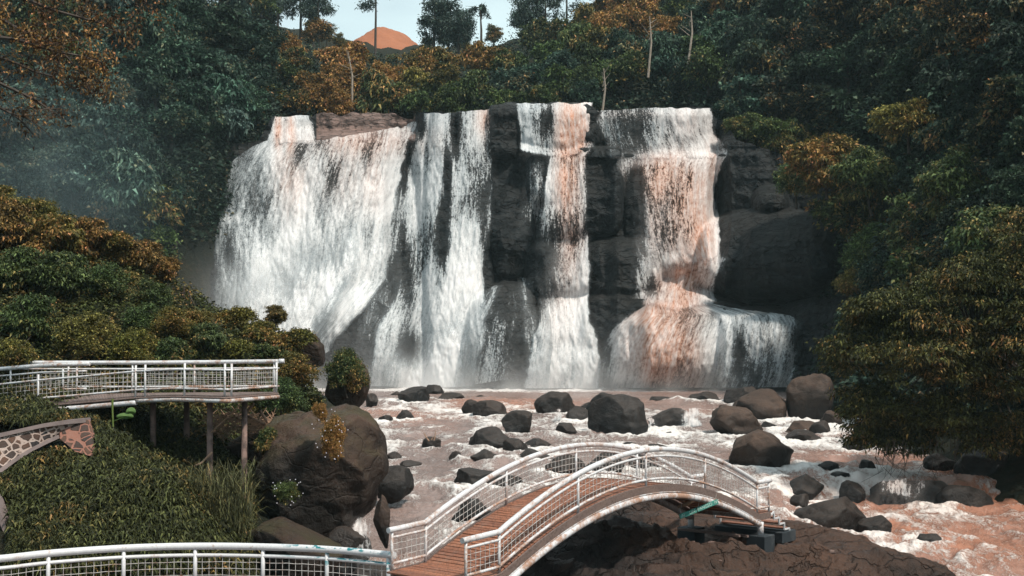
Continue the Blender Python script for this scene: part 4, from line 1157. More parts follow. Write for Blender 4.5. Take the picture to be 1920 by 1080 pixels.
# --------------------------------------------------- tree leaning over the river at right
def leaning_tree():
    g = np.random.default_rng(5); mb = MB()
    root = empty("leaning_tree", tuple(map(float, P(1990, 800, 60.0))))
    base = Vector(root.location); Bs = []; Dp = []
    lobes = []
    for k in range(170):
        for _ in range(40):
            px = g.uniform(1570, 1990); py = g.uniform(390, 900)
            top = pl([(1560,640),(1600,565),(1650,535),(1720,520),(1790,470),(1850,410),(1920,385),(2000,360)], px); bot = pl([(1560,760),(1600,800),(1640,860),(1720,850),(1800,800),(1850,870),(1920,900),(2000,910)], px)
            if top + 10 < py < bot - 8: break
        depth = 55 + (px - 1560) * -.006 + 3.2 * ((py - 620) / 240) ** 2 + g.normal() * .9
        lobes.append((px, py, depth))
    for (px, py, Y) in lobes:
        c = P(px, py, Y); 
        w = g.uniform(.8, 1.5)
        for q in range(15):
            a = g.uniform(0, 6.28); rr = w * math.sqrt(g.random())
            s0 = c + np.array([math.cos(a) * rr, math.sin(a) * rr * .8, -.22 * rr * rr + g.normal() * .14])
            nn = 42
            Bs.append(s0 + g.normal(size=(nn, 3)) * np.array([.20, .20, .07])); Dp.append(unit(np.array([math.cos(a), math.sin(a), -.45]) * .6 + g.normal(size=(nn, 3)) * .55))
    B = np.concatenate(Bs); D = np.concatenate(Dp); L = g.uniform(.10, .22, len(B)); V, F = leaf_arrays(B, D, L, L * .45, g, .4)
    V = V - np.array(base)
    c = link("crown", mesh_np("crown", V, F), M_LEAF, root); c.color = (.044, .049, .015, .22)
    mb.tube([(0, 0, -2), (-1, -.8, 1), tuple(Vector(P(1860, 640, 57.5)) - base), tuple(Vector(P(1760, 600, 57)) - base)], [.34, .3, .2, .1], 8)
    for (px, py, Y) in lobes[::4]:
        e = Vector(P(px, py, Y)) - base; s0 = Vector(P(1830, 640, 57.8)) - base
        mb.tube([s0, s0.lerp(e, .5) + Vector((0, .3, .3)), e], [.09, .05, .02], 5)
    for k in range(26):                        # bare twigs trailing to the water
        px = g.uniform(1640, 1800); s0 = Vector(P(px, g.uniform(820, 860), 54.5)) - base
        mb.tube([s0, s0 + Vector((g.normal() * .25, 0, -.6)), s0 + Vector((g.normal() * .6, g.normal() * .2, -1.1 - .6 * g.random()))], [.02, .012, .006], 4)
    mb.build("trunk", M_BARK, root)
    tag(root, "wide leaning tree with drooping yellow tipped leaves over the right bank", "tree")
leaning_tree()

# --------------------------------------------------- branches reaching in at top left
def overhang():
    g = np.random.default_rng(8); Y0 = 36.0
    root = empty("overhanging_tree", tuple(map(float, P(-330, 760, Y0)))); base = Vector(root.location); mb = MB(); Bs = []
    T = lambda px, py, Y=Y0: Vector(P(px, py, Y)) - base
    mb.tube([T(-330, 800), T(-320, 500), T(-290, 200), T(-260, -60)], [.35, .3, .24, .16], 8)
    arms = [((-300,150),(-60,110),(60,170),(110,215)), ((-290,60),(-40,40),(90,90),(190,120)), ((-280,0),(-20,-30),(110,10),(225,60)), ((-270,-40),(0,-90),(150,-60),(260,-10)),
            ((-300,150),(-80,160),(20,215),(60,225)), ((-290,90),(-50,80),(40,100),(130,170)), ((-280,20),(-10,10),(120,50),(170,180))]
    for ai, A in enumerate(arms):
        pts = []
        for q in np.linspace(0, 1, 10):
            a = [(1 - q) ** 3, 3 * q * (1 - q) ** 2, 3 * q * q * (1 - q), q ** 3]
            pts.append(T(sum(w * p_[0] for w, p_ in zip(a, A)) + g.normal() * 3, sum(w * p_[1] for w, p_ in zip(a, A)) + g.normal() * 3, Y0 - 1 + ai * .5))
        mb.tube(pts, [.10 - .0085 * k for k in range(10)], 6)
        for k in range(3, 10):
            for rep in range(4):
                d = Vector((g.normal() * .5 + .25, g.normal() * .5, g.normal() * .38 - .03)); e = pts[k] + d
                mb.tube([pts[k], pts[k] + d * .5 + Vector((0, 0, .04)), e], [.022, .014, .006], 4)
                for s_ in (.4, .7, 1.0):
                    nn = int(g.integers(8, 34)) if ai in (1, 2, 3, 6) else int(g.integers(0, 12)); Bs.append(np.array(pts[k] + d * s_) + g.normal(size=(nn, 3)) * .17)
    B = np.concatenate(Bs); D = unit(g.normal(size=B.shape) + np.array([0, 0, -.2])); L = g.uniform(.07, .15, len(B)); V, F = leaf_arrays(B, D, L, L * .5, g, .3)
    c = link("crown", mesh_np("crown", V, F), M_LEAF, root); c.color = (.080, .045, .024, .42)
    mb.build("trunk", M_BARK, root)
    tag(root, "tree with bare branches and rusty leaves reaching in at the top left", "tree")
overhang()

# --------------------------------------------------- ground cover
def cover(name, polys, n, leafL, per, spread, color, lab, seed, droop=.5, up=.2, wid=.3, yr=(24, 240)):
    g = np.random.default_rng(seed); Bs = []; Ds = []; 
    for (x0, x1, y0, y1, w) in polys:
        m = int(n * w); px = g.uniform(x0, x1, m); py = g.uniform(y0, y1, m)
        i = np.clip(np.round((px - HX[0]) / HSTEP).astype(int), 0, len(HX) - 1); j = np.clip(np.round((py - HY[0]) / HSTEP).astype(int), 0, len(HY) - 1)
        Y = HIT[j, i] + g.uniform(-.3, .3, m); ok = np.isfinite(Y) & (Y > yr[0]) & (Y < yr[1])
        Q = P(px[ok], py[ok], Y[ok]); z = terr(Q[:, 0], Q[:, 1]); ok2 = (z > zs(Q[:, 0], Q[:, 1]) + .25) | (Q[:, 1] > 130)
        if name == 'forest_undergrowth': ok2 = ok2 & ((Q[:, 1] > 84) | (Q[:, 0] > 22))
        Q = Q[ok2]; z = z[ok2]; B = np.stack([Q[:, 0], Q[:, 1], z + g.uniform(.0, up, len(z)) + .25 * up * (fbm(Q[:, 0] * .8, Q[:, 1] * .8, 0, 3, seed) + .4)], -1); Bs.append(B)
    C = np.concatenate(Bs)
    if name == 'ground_cover':
        t_ = FPX; qx = 960 + C[:, 0] * math.cos(0) / C[:, 1] * FPX; qy = 640 - (C[:, 2] - CZ) / C[:, 1] * FPX
        bad = ((qx < 182) & (qy > 790) & (qy < pl([(0, 896), (60, 856), (112, 834), (182, 866)], qx))) | ((qx < 26) & (qy > 935) & (qy < 1040))
        C = C[~bad]
    k = np.repeat(np.arange(len(C)), per)
    a = g.uniform(0, 6.28, len(k)); el = g.uniform(-.2, .9, len(k))
    D = np.stack([np.cos(a) * np.cos(el), np.sin(a) * np.cos(el), np.sin(el)], -1)
    B = C[k] + g.normal(size=(len(k), 3)) * spread
    L = leafL * g.uniform(.6, 1.3, len(k)); V, F = leaf_arrays(B, D, L, L * wid, g, droop)
    o = link(name, mesh_np(name, V, F), M_LEAF); o.color = color
    return tag(o, lab, name.replace("_", " "), None, "stuff")
cover("ground_cover", [(-60,480,800,1100,1.0),(-60,200,770,830,.10)], 13000, .215, 9, .02, (.042, .048, .017, .18), "dense bamboo like leaves on the slope below the walkway", 81, .75, .55, .22, (24, 46))
cover("undergrowth", [(-60,600,350,780,1.0),(280,600,760,900,.22)], 15000, .20, 6, .10, (.045, .056, .018, .26), "low leafy growth blanketing the left mound", 82, .4, .3, .4, (36, 72))
cover("forest_undergrowth", [(-60,520,-60,470,.5),(480,1400,-40,230,.35),(1330,1960,-60,800,.6),(1940,2600,0,900,.5),(-560,-60,0,800,.3)], 17000, .62, 6, .5, (.022, .040, .028, .14), "dark leafy undergrowth between the forest trees", 83, .4, 1.6, .45, (58, 240))
# tall grass at the slope's right end
def grass():
    g = np.random.default_rng(9); n = 1100; px = g.uniform(350, 474, n) ; py = 905 + g.uniform(0, 120, n)
    Y = 35.6 + g.uniform(-1, .6, n); Q = P(px, py, Y); V = []; F = []
    a = g.uniform(0, 6.28, n)
    d = np.stack([np.cos(a), np.sin(a), 0 * a], -1) * g.uniform(.25, .85, (n, 1)); h = g.uniform(.35, .85, n)
    s = np.stack([-np.sin(a), np.cos(a), 0 * a], -1) * .009
    for q, (lz, ld) in enumerate(((0, 0), (.6, .25), (.95, .65), (.8, 1.05))):
        c = Q + d * ld; c[:, 2] += h * lz; wdt = (1, 1, .7, .1)[q]
        V.append(c - s * wdt); V.append(c + s * wdt)
    V = np.stack(V, 1).reshape(-1, 3); b = np.arange(n)[:, None] * 8
    F = np.concatenate([b + np.array([0, 1, 3, 2]), b + np.array([2, 3, 5, 4]), b + np.array([4, 5, 7, 6])])
    o = link("grass", mesh_np("grass", V, F), M_LEAF); o.color = (.075, .078, .035, .15)
    tag(o, "tall pale grass at the foot of the walkway posts", "grass", None, "stuff")
grass()
# little white flowers on the two boulder bushes
def flowers(px, py, r, Y, n, parent_lab, seed):
    g = np.random.default_rng(seed); mb = MB()
    for k in range(n):
        a = g.uniform(0, 6.28); rr = r * math.sqrt(g.random()); c = Vector(P(px + math.cos(a) * rr * .9, py + math.sin(a) * rr * 1.15, Y - .1 * g.random()))
        for p_ in range(5):
            b = 2 * math.pi * p_ / 5; e = Vector((math.cos(b), 0, math.sin(b))) * .018; f = Vector((-math.sin(b), 0, math.cos(b))) * .009
            mb.add([c, c + e * .6 + f, c + e + Vector((0, -.01, 0)), c + e * .6 - f], [(0, 1, 2, 3)])
    tag(mb.build("flowers", m_simple("petal", (.62, .60, .66), .6, .1)), parent_lab, "flowers", None, "stuff")
flowers(620, 815, 44, 36.9, 30, "small white flowers dotting the rusty bush", 3)
flowers(540, 915, 34, 37.1, 18, "small white flowers dotting the dark bush at the boulder's foot", 4)
# ================================================================= railings
def rail_run(root, fn, s0, s1, posts, ht, hm, hb, rt=.07, rm=.032, rb=.035, rp=.034, mat=None, matb=None, n=40, over=.10, wires=True, step=.155, rows=3, name="handrail", foot=0.0, postmat=None):
    mat = mat or M_PAINT; matb = matb or M_RUSTY; postmat = postmat or mat
    U3 = Vector((0, 0, 1))
    ss = list(np.linspace(s0, s1, n)) + list(posts); ss = sorted(set(round(float(x), 4) for x in ss))
    def pth(h): return [fn(s) + U3 * h for s in ss]
    tp = pth(ht); d0 = (tp[0] - tp[1]).normalized() * over; d1 = (tp[-1] - tp[-2]).normalized() * over
    MB().tube([tp[0] + d0] + tp + [tp[-1] + d1], rt, 12).build(name, mat, root, True)
    MB().tube(pth(hm), rm, 8).build("middle_rail", mat, root, True)
    MB().tube(pth(hb), rb, 8).build("lower_rail", matb, root, True)
    for s in posts:
        MB().tube([fn(s) + U3 * (-foot), fn(s) + U3 * (ht - rt * .6)], rp, 8).build("post", postmat, root, True)
    if wires:
        for a, b in zip(posts[:-1], posts[1:]):
            L = (fn(b) - fn(a)).length
            if L < .35: continue
            mb = MB(); k = max(2, int(L / step))
            for i in range(1, k):
                q = fn(a + (b - a) * i / k) + Vector((random.uniform(-.006, .006), 0, 0)); mb.tube([q + U3 * hb, q + U3 * hm], .0065, 4, False)
            for r in range(1, rows + 1):
                h = hb + (hm - hb) * r / (rows + 1)
                mb.tube([fn(a + (b - a) * i / 8) + U3 * (h + random.uniform(-.008, .008)) for i in range(9)], .0065, 4, False)
            mb.build("wire_mesh", M_WIRE, root)

# ================================================================= arched footbridge
R0 = Vector((-1.01, 27.3, 0)); R1 = Vector((7.8, 37.8, 0)); BLEN = (R1 - R0).length
BU = (R1 - R0).normalized(); BP = Vector((-BU.y, BU.x, 0)); BW = 2.3
S1, S2 = 1.12, BLEN - .72
def topz(s):
    if s <= S1: return .27 - .02 + .04 * s
    if s >= S2: return .37 + .0 * (s - S2)
    q = (s - S1) / (S2 - S1); return (.30 * (1 - q) + .37 * q) + 1.40 * (1 - (2 * q - 1) ** 2) * (1 - .06 * (2 * q - 1) ** 2)
def bridge_pt(s, w, dz=0.0):
    v = R0 + BU * s + BP * w; v.z = topz(s) + dz; return v
bridge = empty("footbridge", (R0.x, R0.y, -.7))
BR = bridge.location.copy()
def off_fn(f): return lambda s: f(s) - BR
ROOTS = bridge
for w in (0.0, BW):
    posts = [0.0, S1] + [S1 + (S2 - S1) * k / 4 for k in (1, 2, 3)] + [S2, BLEN]
    rail_run(bridge, off_fn(lambda s, w=w: bridge_pt(s, w, -.92)), 0, BLEN, posts, .92, .74, .14, rt=.068, n=60, over=.12, foot=.10)
    # edge board and thin strip
    side = -1 if w == 0 else 1
    mb = MB(); ss = np.linspace(.05, BLEN - .02, 70); V = []
    for s in ss:
        for (dw, dz) in ((0, -.93), (0, -1.12), (.05, -1.12), (.05, -.93)): V.append(bridge_pt(s, w + side * (.03 + dw), dz) - BR)
    F = []
    for i in range(len(ss) - 1):
        for k in range(4): F.append((i * 4 + k, i * 4 + (k + 1) % 4, i * 4 + 4 + (k + 1) % 4, i * 4 + 4 + k))
    F += [(0, 1, 2, 3), tuple(len(V) - 4 + k for k in (3, 2, 1, 0))]
    mb.add(V, F).build("edge_board", M_GREYWOOD, bridge)
    ss = list(np.linspace(-.1, S2 + .1, 60))
    MB().tube([bridge_pt(s, w + side * .06, -1.25) - BR for s in ss], .085, 12).build("arch_pipe", M_RUSTY, bridge, True)
    MB().tube([bridge_pt(s, w + side * .07, -1.14) - BR for s in ss], .016, 6).build("trim_pipe", M_RUSTY, bridge, True)
    e = bridge_pt(S2 + .08, w + side * .06, -1.25) - BR
    MB().tube([e + Vector((0, 0, .08)), e + Vector((0, 0, -.30))], .10, 12).build("support_post", M_PAINT, bridge, True)
    c = e + Vector((0, 0, -.30)); zb = bedz(c.x + BR.x, c.y + BR.y) - .25 - BR.z
    MB().box((c.x, c.y, (c.z + zb) / 2), (.62, .62, c.z - zb), (BU, BP, Vector((0, 0, 1)))).build("footing", M_CONC, bridge, bevel=.015)
mb = MB(); s = -.18
while s < BLEN:
    wd = .118 + random.uniform(-.006, .006)
    a, b = bridge_pt(max(s, 0), 0, -.93), bridge_pt(min(max(s + wd, .02), BLEN), 0, -.93)
    t_ = (b - a).normalized() if (b - a).length > .03 else BU; nz = t_.cross(-BP).normalized(); nz = nz if nz.z > 0 else -nz
    c = bridge_pt(max(s, 0), BW / 2, -.955) + BU * (wd / 2 + min(s, 0)) + Vector((0, 0, random.uniform(-.006, .006)))
    c.z += t_.z * wd / 2
    mb.box(c - BR, (wd - .010, BW - random.uniform(.0, .05), .04), (t_, BP, nz)); s += wd
mb.build("deck", M_DECK, bridge, bevel=.003)
for k in range(7):                                     # cross beams below the deck
    s = .6 + k * (BLEN - 1.2) / 6
    MB().box(bridge_pt(s, BW / 2, -1.05) - BR, (.10, BW, .12), (BU, BP, Vector((0, 0, 1)))).build("cross_beam", M_RUSTY, bridge)
st = empty("stair"); st.parent = bridge
for k in range(4):
    s = BLEN + .16 + .33 * k; z = -.60 - .20 * k
    c = R0 + BU * s + BP * (BW / 2); c.z = z
    MB().box(c - BR, (.30, BW - .1, .045), (BU, BP, Vector((0, 0, 1)))).build("tread", M_DECK, st, bevel=.004)
for w in (.02, BW - .02):
    mb = MB(); pts = []
    z = -.50
    for k in range(5):
        s = BLEN + .02 + .33 * k
        p = R0 + BU * s + BP * w; p.z = -.52 - .20 * max(0, k - 1) - (.10 if k else 0); q = p.copy(); q.z -= .20
        pts += [p, q]
    for a, b in zip(pts[:-1], pts[1:]): mb.box((a + b) / 2 - BR, ((b - a).length + .03, .045, .045), (lambda t: (t, BP, t.cross(BP).normalized()))((b - a).normalized()))
    mb.build("stringer", M_PAINT, st)
c = R0 + BU * (BLEN + 1.2) + BP * (BW / 2); c.z = -1.46
MB().box(c - BR, (.9, BW + .1, .34), (BU, BP, Vector((0, 0, 1)))).build("base_slab", M_CONC, st, bevel=.015)
for k in range(3):
    s = BLEN - .55 - .0 * k; c = R0 + BU * (BLEN - 1.6 + .5 * k) + BP * (BW * .5); c.z = -1.12 - .07 * k
    MB().box(c - BR, (.10, BW - .2, .06), (BU, BP, Vector((0, 0, 1)))).build("brace", M_GREYWOOD, bridge)
tag(bridge, "white arched footbridge with brown plank deck and wire mesh rails", "bridge")

# broken sign and driftwood hanging below
M_SIGN = m_simple("sign_paint", (.045, .22, .18), .6, .3, 12, .2, second=(.16, .34, .28))
M_SIGNTXT = m_simple("sign_lettering", (.45, .62, .56), .7, .2, 20)
sg = empty("sign", tuple(P(1308, 954, 34.75)))
a, b = Vector(P(1274, 969, 34.55)) - sg.location, Vector(P(1346, 940, 35.0)) - sg.location
t_ = (b - a).normalized(); nn = Vector((t_.y, -t_.x, 0)).normalized(); upv = nn.cross(t_).normalized(); upv = upv if upv.z > 0 else -upv
L = (b - a).length
for (f0, f1) in ((0, .44), (.46, 1.0)):
    c = a.lerp(b, (f0 + f1) / 2); MB().box(c, (L * (f1 - f0), .025, .135), (t_, nn, upv)).build("board", M_SIGN, sg, bevel=.003)
def lettering(txt, c, size, parent):
    cu_ = bpy.data.curves.new("lettering", 'FONT'); cu_.body = txt; cu_.size = size; cu_.align_x = 'CENTER'; cu_.align_y = 'CENTER'; cu_.extrude = .002
    o = bpy.data.objects.new("lettering", cu_); COL.objects.link(o)
    me_ = bpy.data.meshes.new_from_object(o); bpy.data.objects.remove(o)
    o = link("lettering", me_, M_SIGNTXT, parent, False)
    M = Matrix((t_, upv, -nn if (-nn).y < 0 and False else nn)).transposed()
    n3 = t_.cross(upv); M = Matrix((t_, upv, n3)).transposed(); o.matrix_local = Matrix.Translation(c + n3 * .016) @ M.to_4x4()
lettering("AI    LIN", a.lerp(b, .22), .13, sg); lettering("PANGSO  IVI", a.lerp(b, .73), .125, sg)
mb = MB()
for f in (.03, .50, .95): p_ = a.lerp(b, f) + upv * .06; mb.tube([p_, p_ + Vector((.05, .02, .30))], .006, 4)
mb.build("hanging_wire", M_WIRE, sg)
tag(sg, "broken green sign strip hanging aslant under the bridge arch", "sign")
lg = [Vector(P(1270, 951, 35.0)), Vector(P(1288, 945, 35.0)), Vector(P(1300, 938, 35.05)), Vector(P(1318, 932, 35.1))]
mb = MB(); mb.tube([p_ for p_ in lg], [.03, .065, .06, .035], 8); mb.tube([lg[1], Vector(P(1280, 940, 35)), Vector(P(1292, 932, 35.1))], [.03, .02, .01], 5)
M_DRIFT = m_simple("driftwood", (.30, .19, .13), .9, .35, 8, .5, second=(.16, .10, .07))
tag(mb.build("driftwood_log", M_DRIFT, None, True), "pale driftwood limb jammed under the bridge arch above the sign", "driftwood")

# ================================================================= viewing platform at left
NE = [(-90,717,41.5),(0,707,41.2),(74,699,41.0),(156,692,40.6),(258,682,40.0),(330,679.5,39.2),(430,678,38.2),(523,677,41.5)]
PT = [Vector(P(*q)) for q in NE]; PT[-2].z = PT[-3].z = (PT[-2].z + PT[-3].z) / 2
plat = empty("viewing_platform", tuple(PT[5] - Vector((0, -1.5, 1.05)))); PR = plat.location.copy()
def poly_fn(pts, dz):
    cum = [0.0]
    for a_, b_ in zip(pts[:-1], pts[1:]): cum.append(cum[-1] + (b_ - a_).length)
    def fn(s):
        s = min(max(s, 0), cum[-1])
        for i in range(len(pts) - 1):
            if s <= cum[i + 1] + 1e-9: return pts[i].lerp(pts[i + 1], (s - cum[i]) / (cum[i + 1] - cum[i])) + Vector((0, 0, dz)) - PR
        return pts[-1] + Vector((0, 0, dz)) - PR
    return fn, cum
def s_at(pts, cum, px):
    for i in range(len(pts) - 1):
        def pxo(v): return 960 + FPX * v.x / v.y
        a_, b_ = pxo(pts[i]), pxo(pts[i + 1])
        if a_ <= px <= b_: return cum[i] + (cum[i + 1] - cum[i]) * (px - a_) / (b_ - a_)
    return cum[-1]
HD = 1.04
fn, cum = poly_fn(PT, -HD)
rail_run(plat, fn, 0, cum[-1], [s_at(PT, cum, x) for x in (-80, 74, 256)], HD, HD - .24, .20, rt=.075, n=50, over=.0, foot=.15)
for o_ in [c_ for c_ in plat.children if c_.name.startswith("wire_mesh")]: pass
rail2 = [s_at(PT, cum, x) for x in (261, 274, 423)]
def post_at(fn_, s, mat=M_PAINT, h=HD - .04): MB().tube([fn_(s) + Vector((0, 0, -.12)), fn_(s) + Vector((0, 0, h))], .036, 8).build("post", mat, plat, True)
post_at(fn, rail2[1], M_RUSTY); post_at(fn, rail2[2]); post_at(fn, s_at(PT, cum, 435)); post_at(fn, s_at(PT, cum, 519)); post_at(fn, s_at(PT, cum, 348))
def wires(fn_, a_, b_, lo=.20, hi=HD - .24, rows=3):
    Lw = (fn_(b_) - fn_(a_)).length; k = max(2, int(Lw / .15)); mb = MB()
    for i in range(1, k):
        q = fn_(a_ + (b_ - a_) * i / k); mb.tube([q + Vector((0, 0, lo)), q + Vector((0, 0, hi))], .0065, 4, False)
    for r in range(1, rows + 1): mb.tube([fn_(a_ + (b_ - a_) * i / 6) + Vector((0, 0, lo + (hi - lo) * r / (rows + 1))) for i in range(7)], .0065, 4, False)
    mb.build("wire_mesh", M_WIRE, plat)
for x0, x1 in ((274, 348), (348, 423), (435, 519)): wires(fn, s_at(PT, cum, x0), s_at(PT, cum, x1))
MB().tube([PT[-1] - PR, PT[-1] - PR + Vector((.18, .0, 0))], .075, 12).build("rail_cap", M_PAINT, plat, True)
BE = [Vector(P(*q)) for q in ((10,680,43.6),(130,680,43.4),(258,680,43.2),(400,679,43.0),(519,677.5,42.4))]
fb, cb = poly_fn(BE, -HD)
rail_run(plat, fb, 0, cb[-1], [s_at(BE, cb, x) for x in (22, 130, 250, 366, 515)], HD, HD - .22, .20, rt=.07, n=30, over=.05)
RE = [Vector(P(*q)) for q in ((-90,698,42.9),(0,692,42.8),(80,685,42.6),(163,682.5,42.4))]
fr, cr_ = poly_fn(RE, -HD)
rail_run(plat, fr, 0, cr_[-1], [s_at(RE, cr_, x) for x in (-60, 22, 120, 146)], HD, HD - .24, .20, rt=.07, n=24, over=.1, mat=M_PAINT)
# deck: planks between the near and far edges, following the ramp
def deck_strip(A, B, n_, name):
    mb = MB()
    fa, ca = poly_fn(A, -HD); f2, c2 = poly_fn(B, -HD)
    for i in range(n_):
        q0, q1 = i / n_, (i + .93) / n_
        a0, a1, b0, b1 = fa(ca[-1] * q0), fa(ca[-1] * q1), f2(c2[-1] * q0), f2(c2[-1] * q1)
        d = Vector((0, 0, -.05)); mb.add([a0, a1, b1, b0, a0 + d, a1 + d, b1 + d, b0 + d], [(0, 1, 2, 3), (7, 6, 5, 4), (0, 4, 5, 1), (1, 5, 6, 2), (2, 6, 7, 3), (3, 7, 4, 0)])
    mb.build(name, M_GREYWOOD, plat)
deck_strip(PT[:5], [RE[0], RE[1], Vector(P(163, 682.5, 42.6)), Vector(P(258, 680.5, 43.1))], 70, "ramp_deck")
deck_strip(PT[4:], [Vector(P(258, 680.5, 43.2)), BE[3], BE[4]], 60, "deck")
fe, ce = poly_fn([p_ + Vector((0, -.04, 0)) for p_ in PT], -HD - .06)
MB().tube([fe(ce[-1] * q) + Vector((0, -.045, 0)) for q in np.linspace(0, 1, 60)], .035, 6).build("edge_board", M_GREYWOOD, plat)
MB().tube([fe(ce[4] * q) + Vector((0, -.02, -.15)) for q in np.linspace(0, 1, 40)], .085, 12).build("edge_pipe", M_PAINT, plat, True)
MB().tube([fe(ce[4] + (ce[-1] - ce[4]) * q) + Vector((0, -.02, -.09)) for q in np.linspace(0, 1, 40)], .07, 12).build("edge_pipe", M_RUSTY, plat, True)
M_STILT = m_simple("stilt_wood", (.20, .135, .115), .8, .35, 3, .5, second=(.055, .04, .035), amt=(.48, .62))
for (px, Y, bot) in ((285,40.9,905),(348,42.4,905),(391,39.5,975),(455,40.2,1100)):
    tpz = 2.80; a_ = Vector(P(px, bot, Y)); b_ = Vector((a_.x, a_.y, tpz))
    a_.x += .02
    MB().tube([a_ - PR, a_.lerp(b_, .5) - PR + Vector((.01, 0, 0)), b_ - PR], [.105, .098, .092], 10).build("stilt", M_STILT, plat, True)
for k in range(4):
    q0 = fn(s_at(PT, cum, 262 + 50 * k)); MB().box(q0 + Vector((.1, 1.9, -.13)), (.09, 3.6, .1)).build("joist", M_STILT, plat)
tag(plat, "white railed viewing platform with ramp, standing on brown stilts", "viewing platform")

# ================================================================= railing along the bottom of the photo
BT = [(-120,1056),(0,1047.5),(98,1037),(238,1027.5),(371,1024),(497,1025.5),(617,1030.5),(737,1041)]
BT = [Vector(P(x, y, 5.02 * FPX / (y - 640) * 1.003)) for x, y in BT]
lower = empty("railing", tuple(BT[3] - Vector((0, 0, 1.0)))); PR = lower.location.copy()
def spl(pts, n_=8):
    o = []
    for i in range(len(pts) - 1):
        p0, p1, p2, p3 = pts[max(i - 1, 0)], pts[i], pts[i + 1], pts[min(i + 2, len(pts) - 1)]
        for k in range(n_):
            t = k / n_; o.append(.5 * ((2 * p1) + (p2 - p0) * t + (2 * p0 - 5 * p1 + 4 * p2 - p3) * t * t + (3 * p1 - p0 - 3 * p2 + p3) * t ** 3))
    return o + [pts[-1]]
BS = spl(BT); fl, cl_ = poly_fn(BS, -1.0)
rail_run(lower, fl, 0, cl_[-1], [s_at(BS, cl_, x) for x in (-30, 98, 238, 371, 497, 616, 730)], 1.0, .78, .14, rt=.085, rm=.045, rp=.05, n=70, over=.05, mat=M_CHIP, matb=M_CHIP, rows=3, step=.165)
tag(lower, "curved white railing with wire mesh and chipped turquoise paint, along the bottom", "railing")
V = []
for p_ in BS: V += [(p_.x, p_.y + .15, p_.z - 1.0), (p_.x * .94, p_.y - 2.0, p_.z - 1.0), (p_.x * .94, p_.y - 2.0, p_.z - 1.3), (p_.x, p_.y + .15, p_.z - 1.3)]
F = []
for i in range(len(BS) - 1):
    for k in range(4): F.append((i * 4 + k, i * 4 + (k + 1) % 4, i * 4 + 4 + (k + 1) % 4, i * 4 + 4 + k))
tag(MB().add(V, F).build("path", M_COPING), "concrete walkway behind the bottom railing", kind="structure")

# ================================================================= masonry walls
def m_stone(name="rubble_masonry", red=0.0):
    t = NT(name); p = t.pos()
    q = t.mapping(p, (4.4, 4.4, 5.2))
    w = t.n.new("ShaderNodeVectorMath"); w.operation = 'ADD'; nz = t.n.new("ShaderNodeTexNoise"); t.lk(p, nz.inputs["Vector"]); nz.inputs["Scale"].default_value = 3
    sc = t.n.new("ShaderNodeVectorMath"); sc.operation = 'SCALE'; t.lk(nz.outputs["Color"], sc.inputs[0]); sc.inputs[3].default_value = .5
    t.lk(q, w.inputs[0]); t.lk(sc.outputs[0], w.inputs[1])
    d = t.voro(w.outputs[0], 1.0, 'DISTANCE_TO_EDGE'); e = t.ramp(d, [(.07, 0), (.12, 1)])
    cell = t.voro(w.outputs[0], 1.0, 'F1', "Color")
    stone = t.mix(t.math('MULTIPLY', cell, 1.0), (.035, .038, .042), (.15, .085, .06))
    mort = t.mix(t.noise(p, 5, 5, .7), (.36, .25, .21), (.52, .45, .41))
    if red: mort = t.mix(.75, mort, (.26, .085, .05))
    c = t.mix(e, mort, stone)
    return t.done(t.bsdf(c, .85, t.bump(t.math('MULTIPLY_ADD', e, .6, t.math('MULTIPLY', t.noise(p, 9, 5), .3)), .8, .04), .2))
M_STONE = m_stone()
M_REDST = m_simple("red_clay", (.28, .10, .06), .95, .3, 5, .6, second=(.12, .055, .04))
def masonry(topl, botl, lab, cw=.10):
    A = [Vector(P(*q)) for q in topl]; B = [Vector(P(*q)) for q in botl]; m = min(len(A), len(B)); o = A[m // 2].copy(); o.z = B[m // 2].z
    root = empty("stone_wall", tuple(o)); A = [x - o for x in A]; B = [x - o for x in B]
    V = []; 
    for a_, b_ in zip(A, B): V += [a_, b_, b_ + Vector((0, .35, 0)), a_ + Vector((0, .35, 0))]
    F = []
    for i in range(m - 1):
        for k in range(4): F.append((i * 4 + k, i * 4 + (k + 1) % 4, i * 4 + 4 + (k + 1) % 4, i * 4 + 4 + k))
    F += [(0, 1, 2, 3), tuple(len(V) - 4 + k for k in (3, 2, 1, 0))]
    MB().add(V, F).build("masonry", M_STONE, root)
    for Lx, nm, dy in ((A, "coping", .16), (B, "kerb", .05)):
        V = []
        for i, a_ in enumerate(Lx):
            t = (Lx[min(i + 1, m - 1)] - Lx[max(i - 1, 0)]).normalized(); u_ = Vector((-t.z, 0, t.x)); u_ = u_ if u_.z > 0 else -u_
            for (dn, dyy) in ((-.5, -.07), (.5, -.07), (.5, .38), (-.5, .38)): V.append(a_ + u_ * dn * cw * 1.3 + Vector((0, dyy, 0)))
        F = []
        for i in range(m - 1):
            for k in range(4): F.append((i * 4 + k, i * 4 + (k + 1) % 4, i * 4 + 4 + (k + 1) % 4, i * 4 + 4 + k))
        F += [(0, 1, 2, 3), tuple(len(V) - 4 + k for k in (3, 2, 1, 0))]
        MB().add(V, F).build(nm, M_COPING, root)
    tag(root, lab, "wall"); return root, o
w1, o1 = masonry([(-60,828,35.3),(0,816,35.6),(40,807,35.9),(80,798,36.2),(120,792,36.5),(162,788,36.7)], [(-60,925,35.2),(0,884,35.5),(30,862,35.8),(60,843,36.1),(90,828,36.4),(112,818,36.6)], "dark stone wall with pale mortar and sloping coping at the left edge")
E = [Vector(P(*q)) - o1 for q in ((112,793,36.62),(162,788,36.66),(178,838,36.5),(172,856,36.4),(140,846,36.4),(112,822,36.5))]
E2 = [e_ + Vector((0, .3, 0)) for e_ in E]; n6 = len(E)
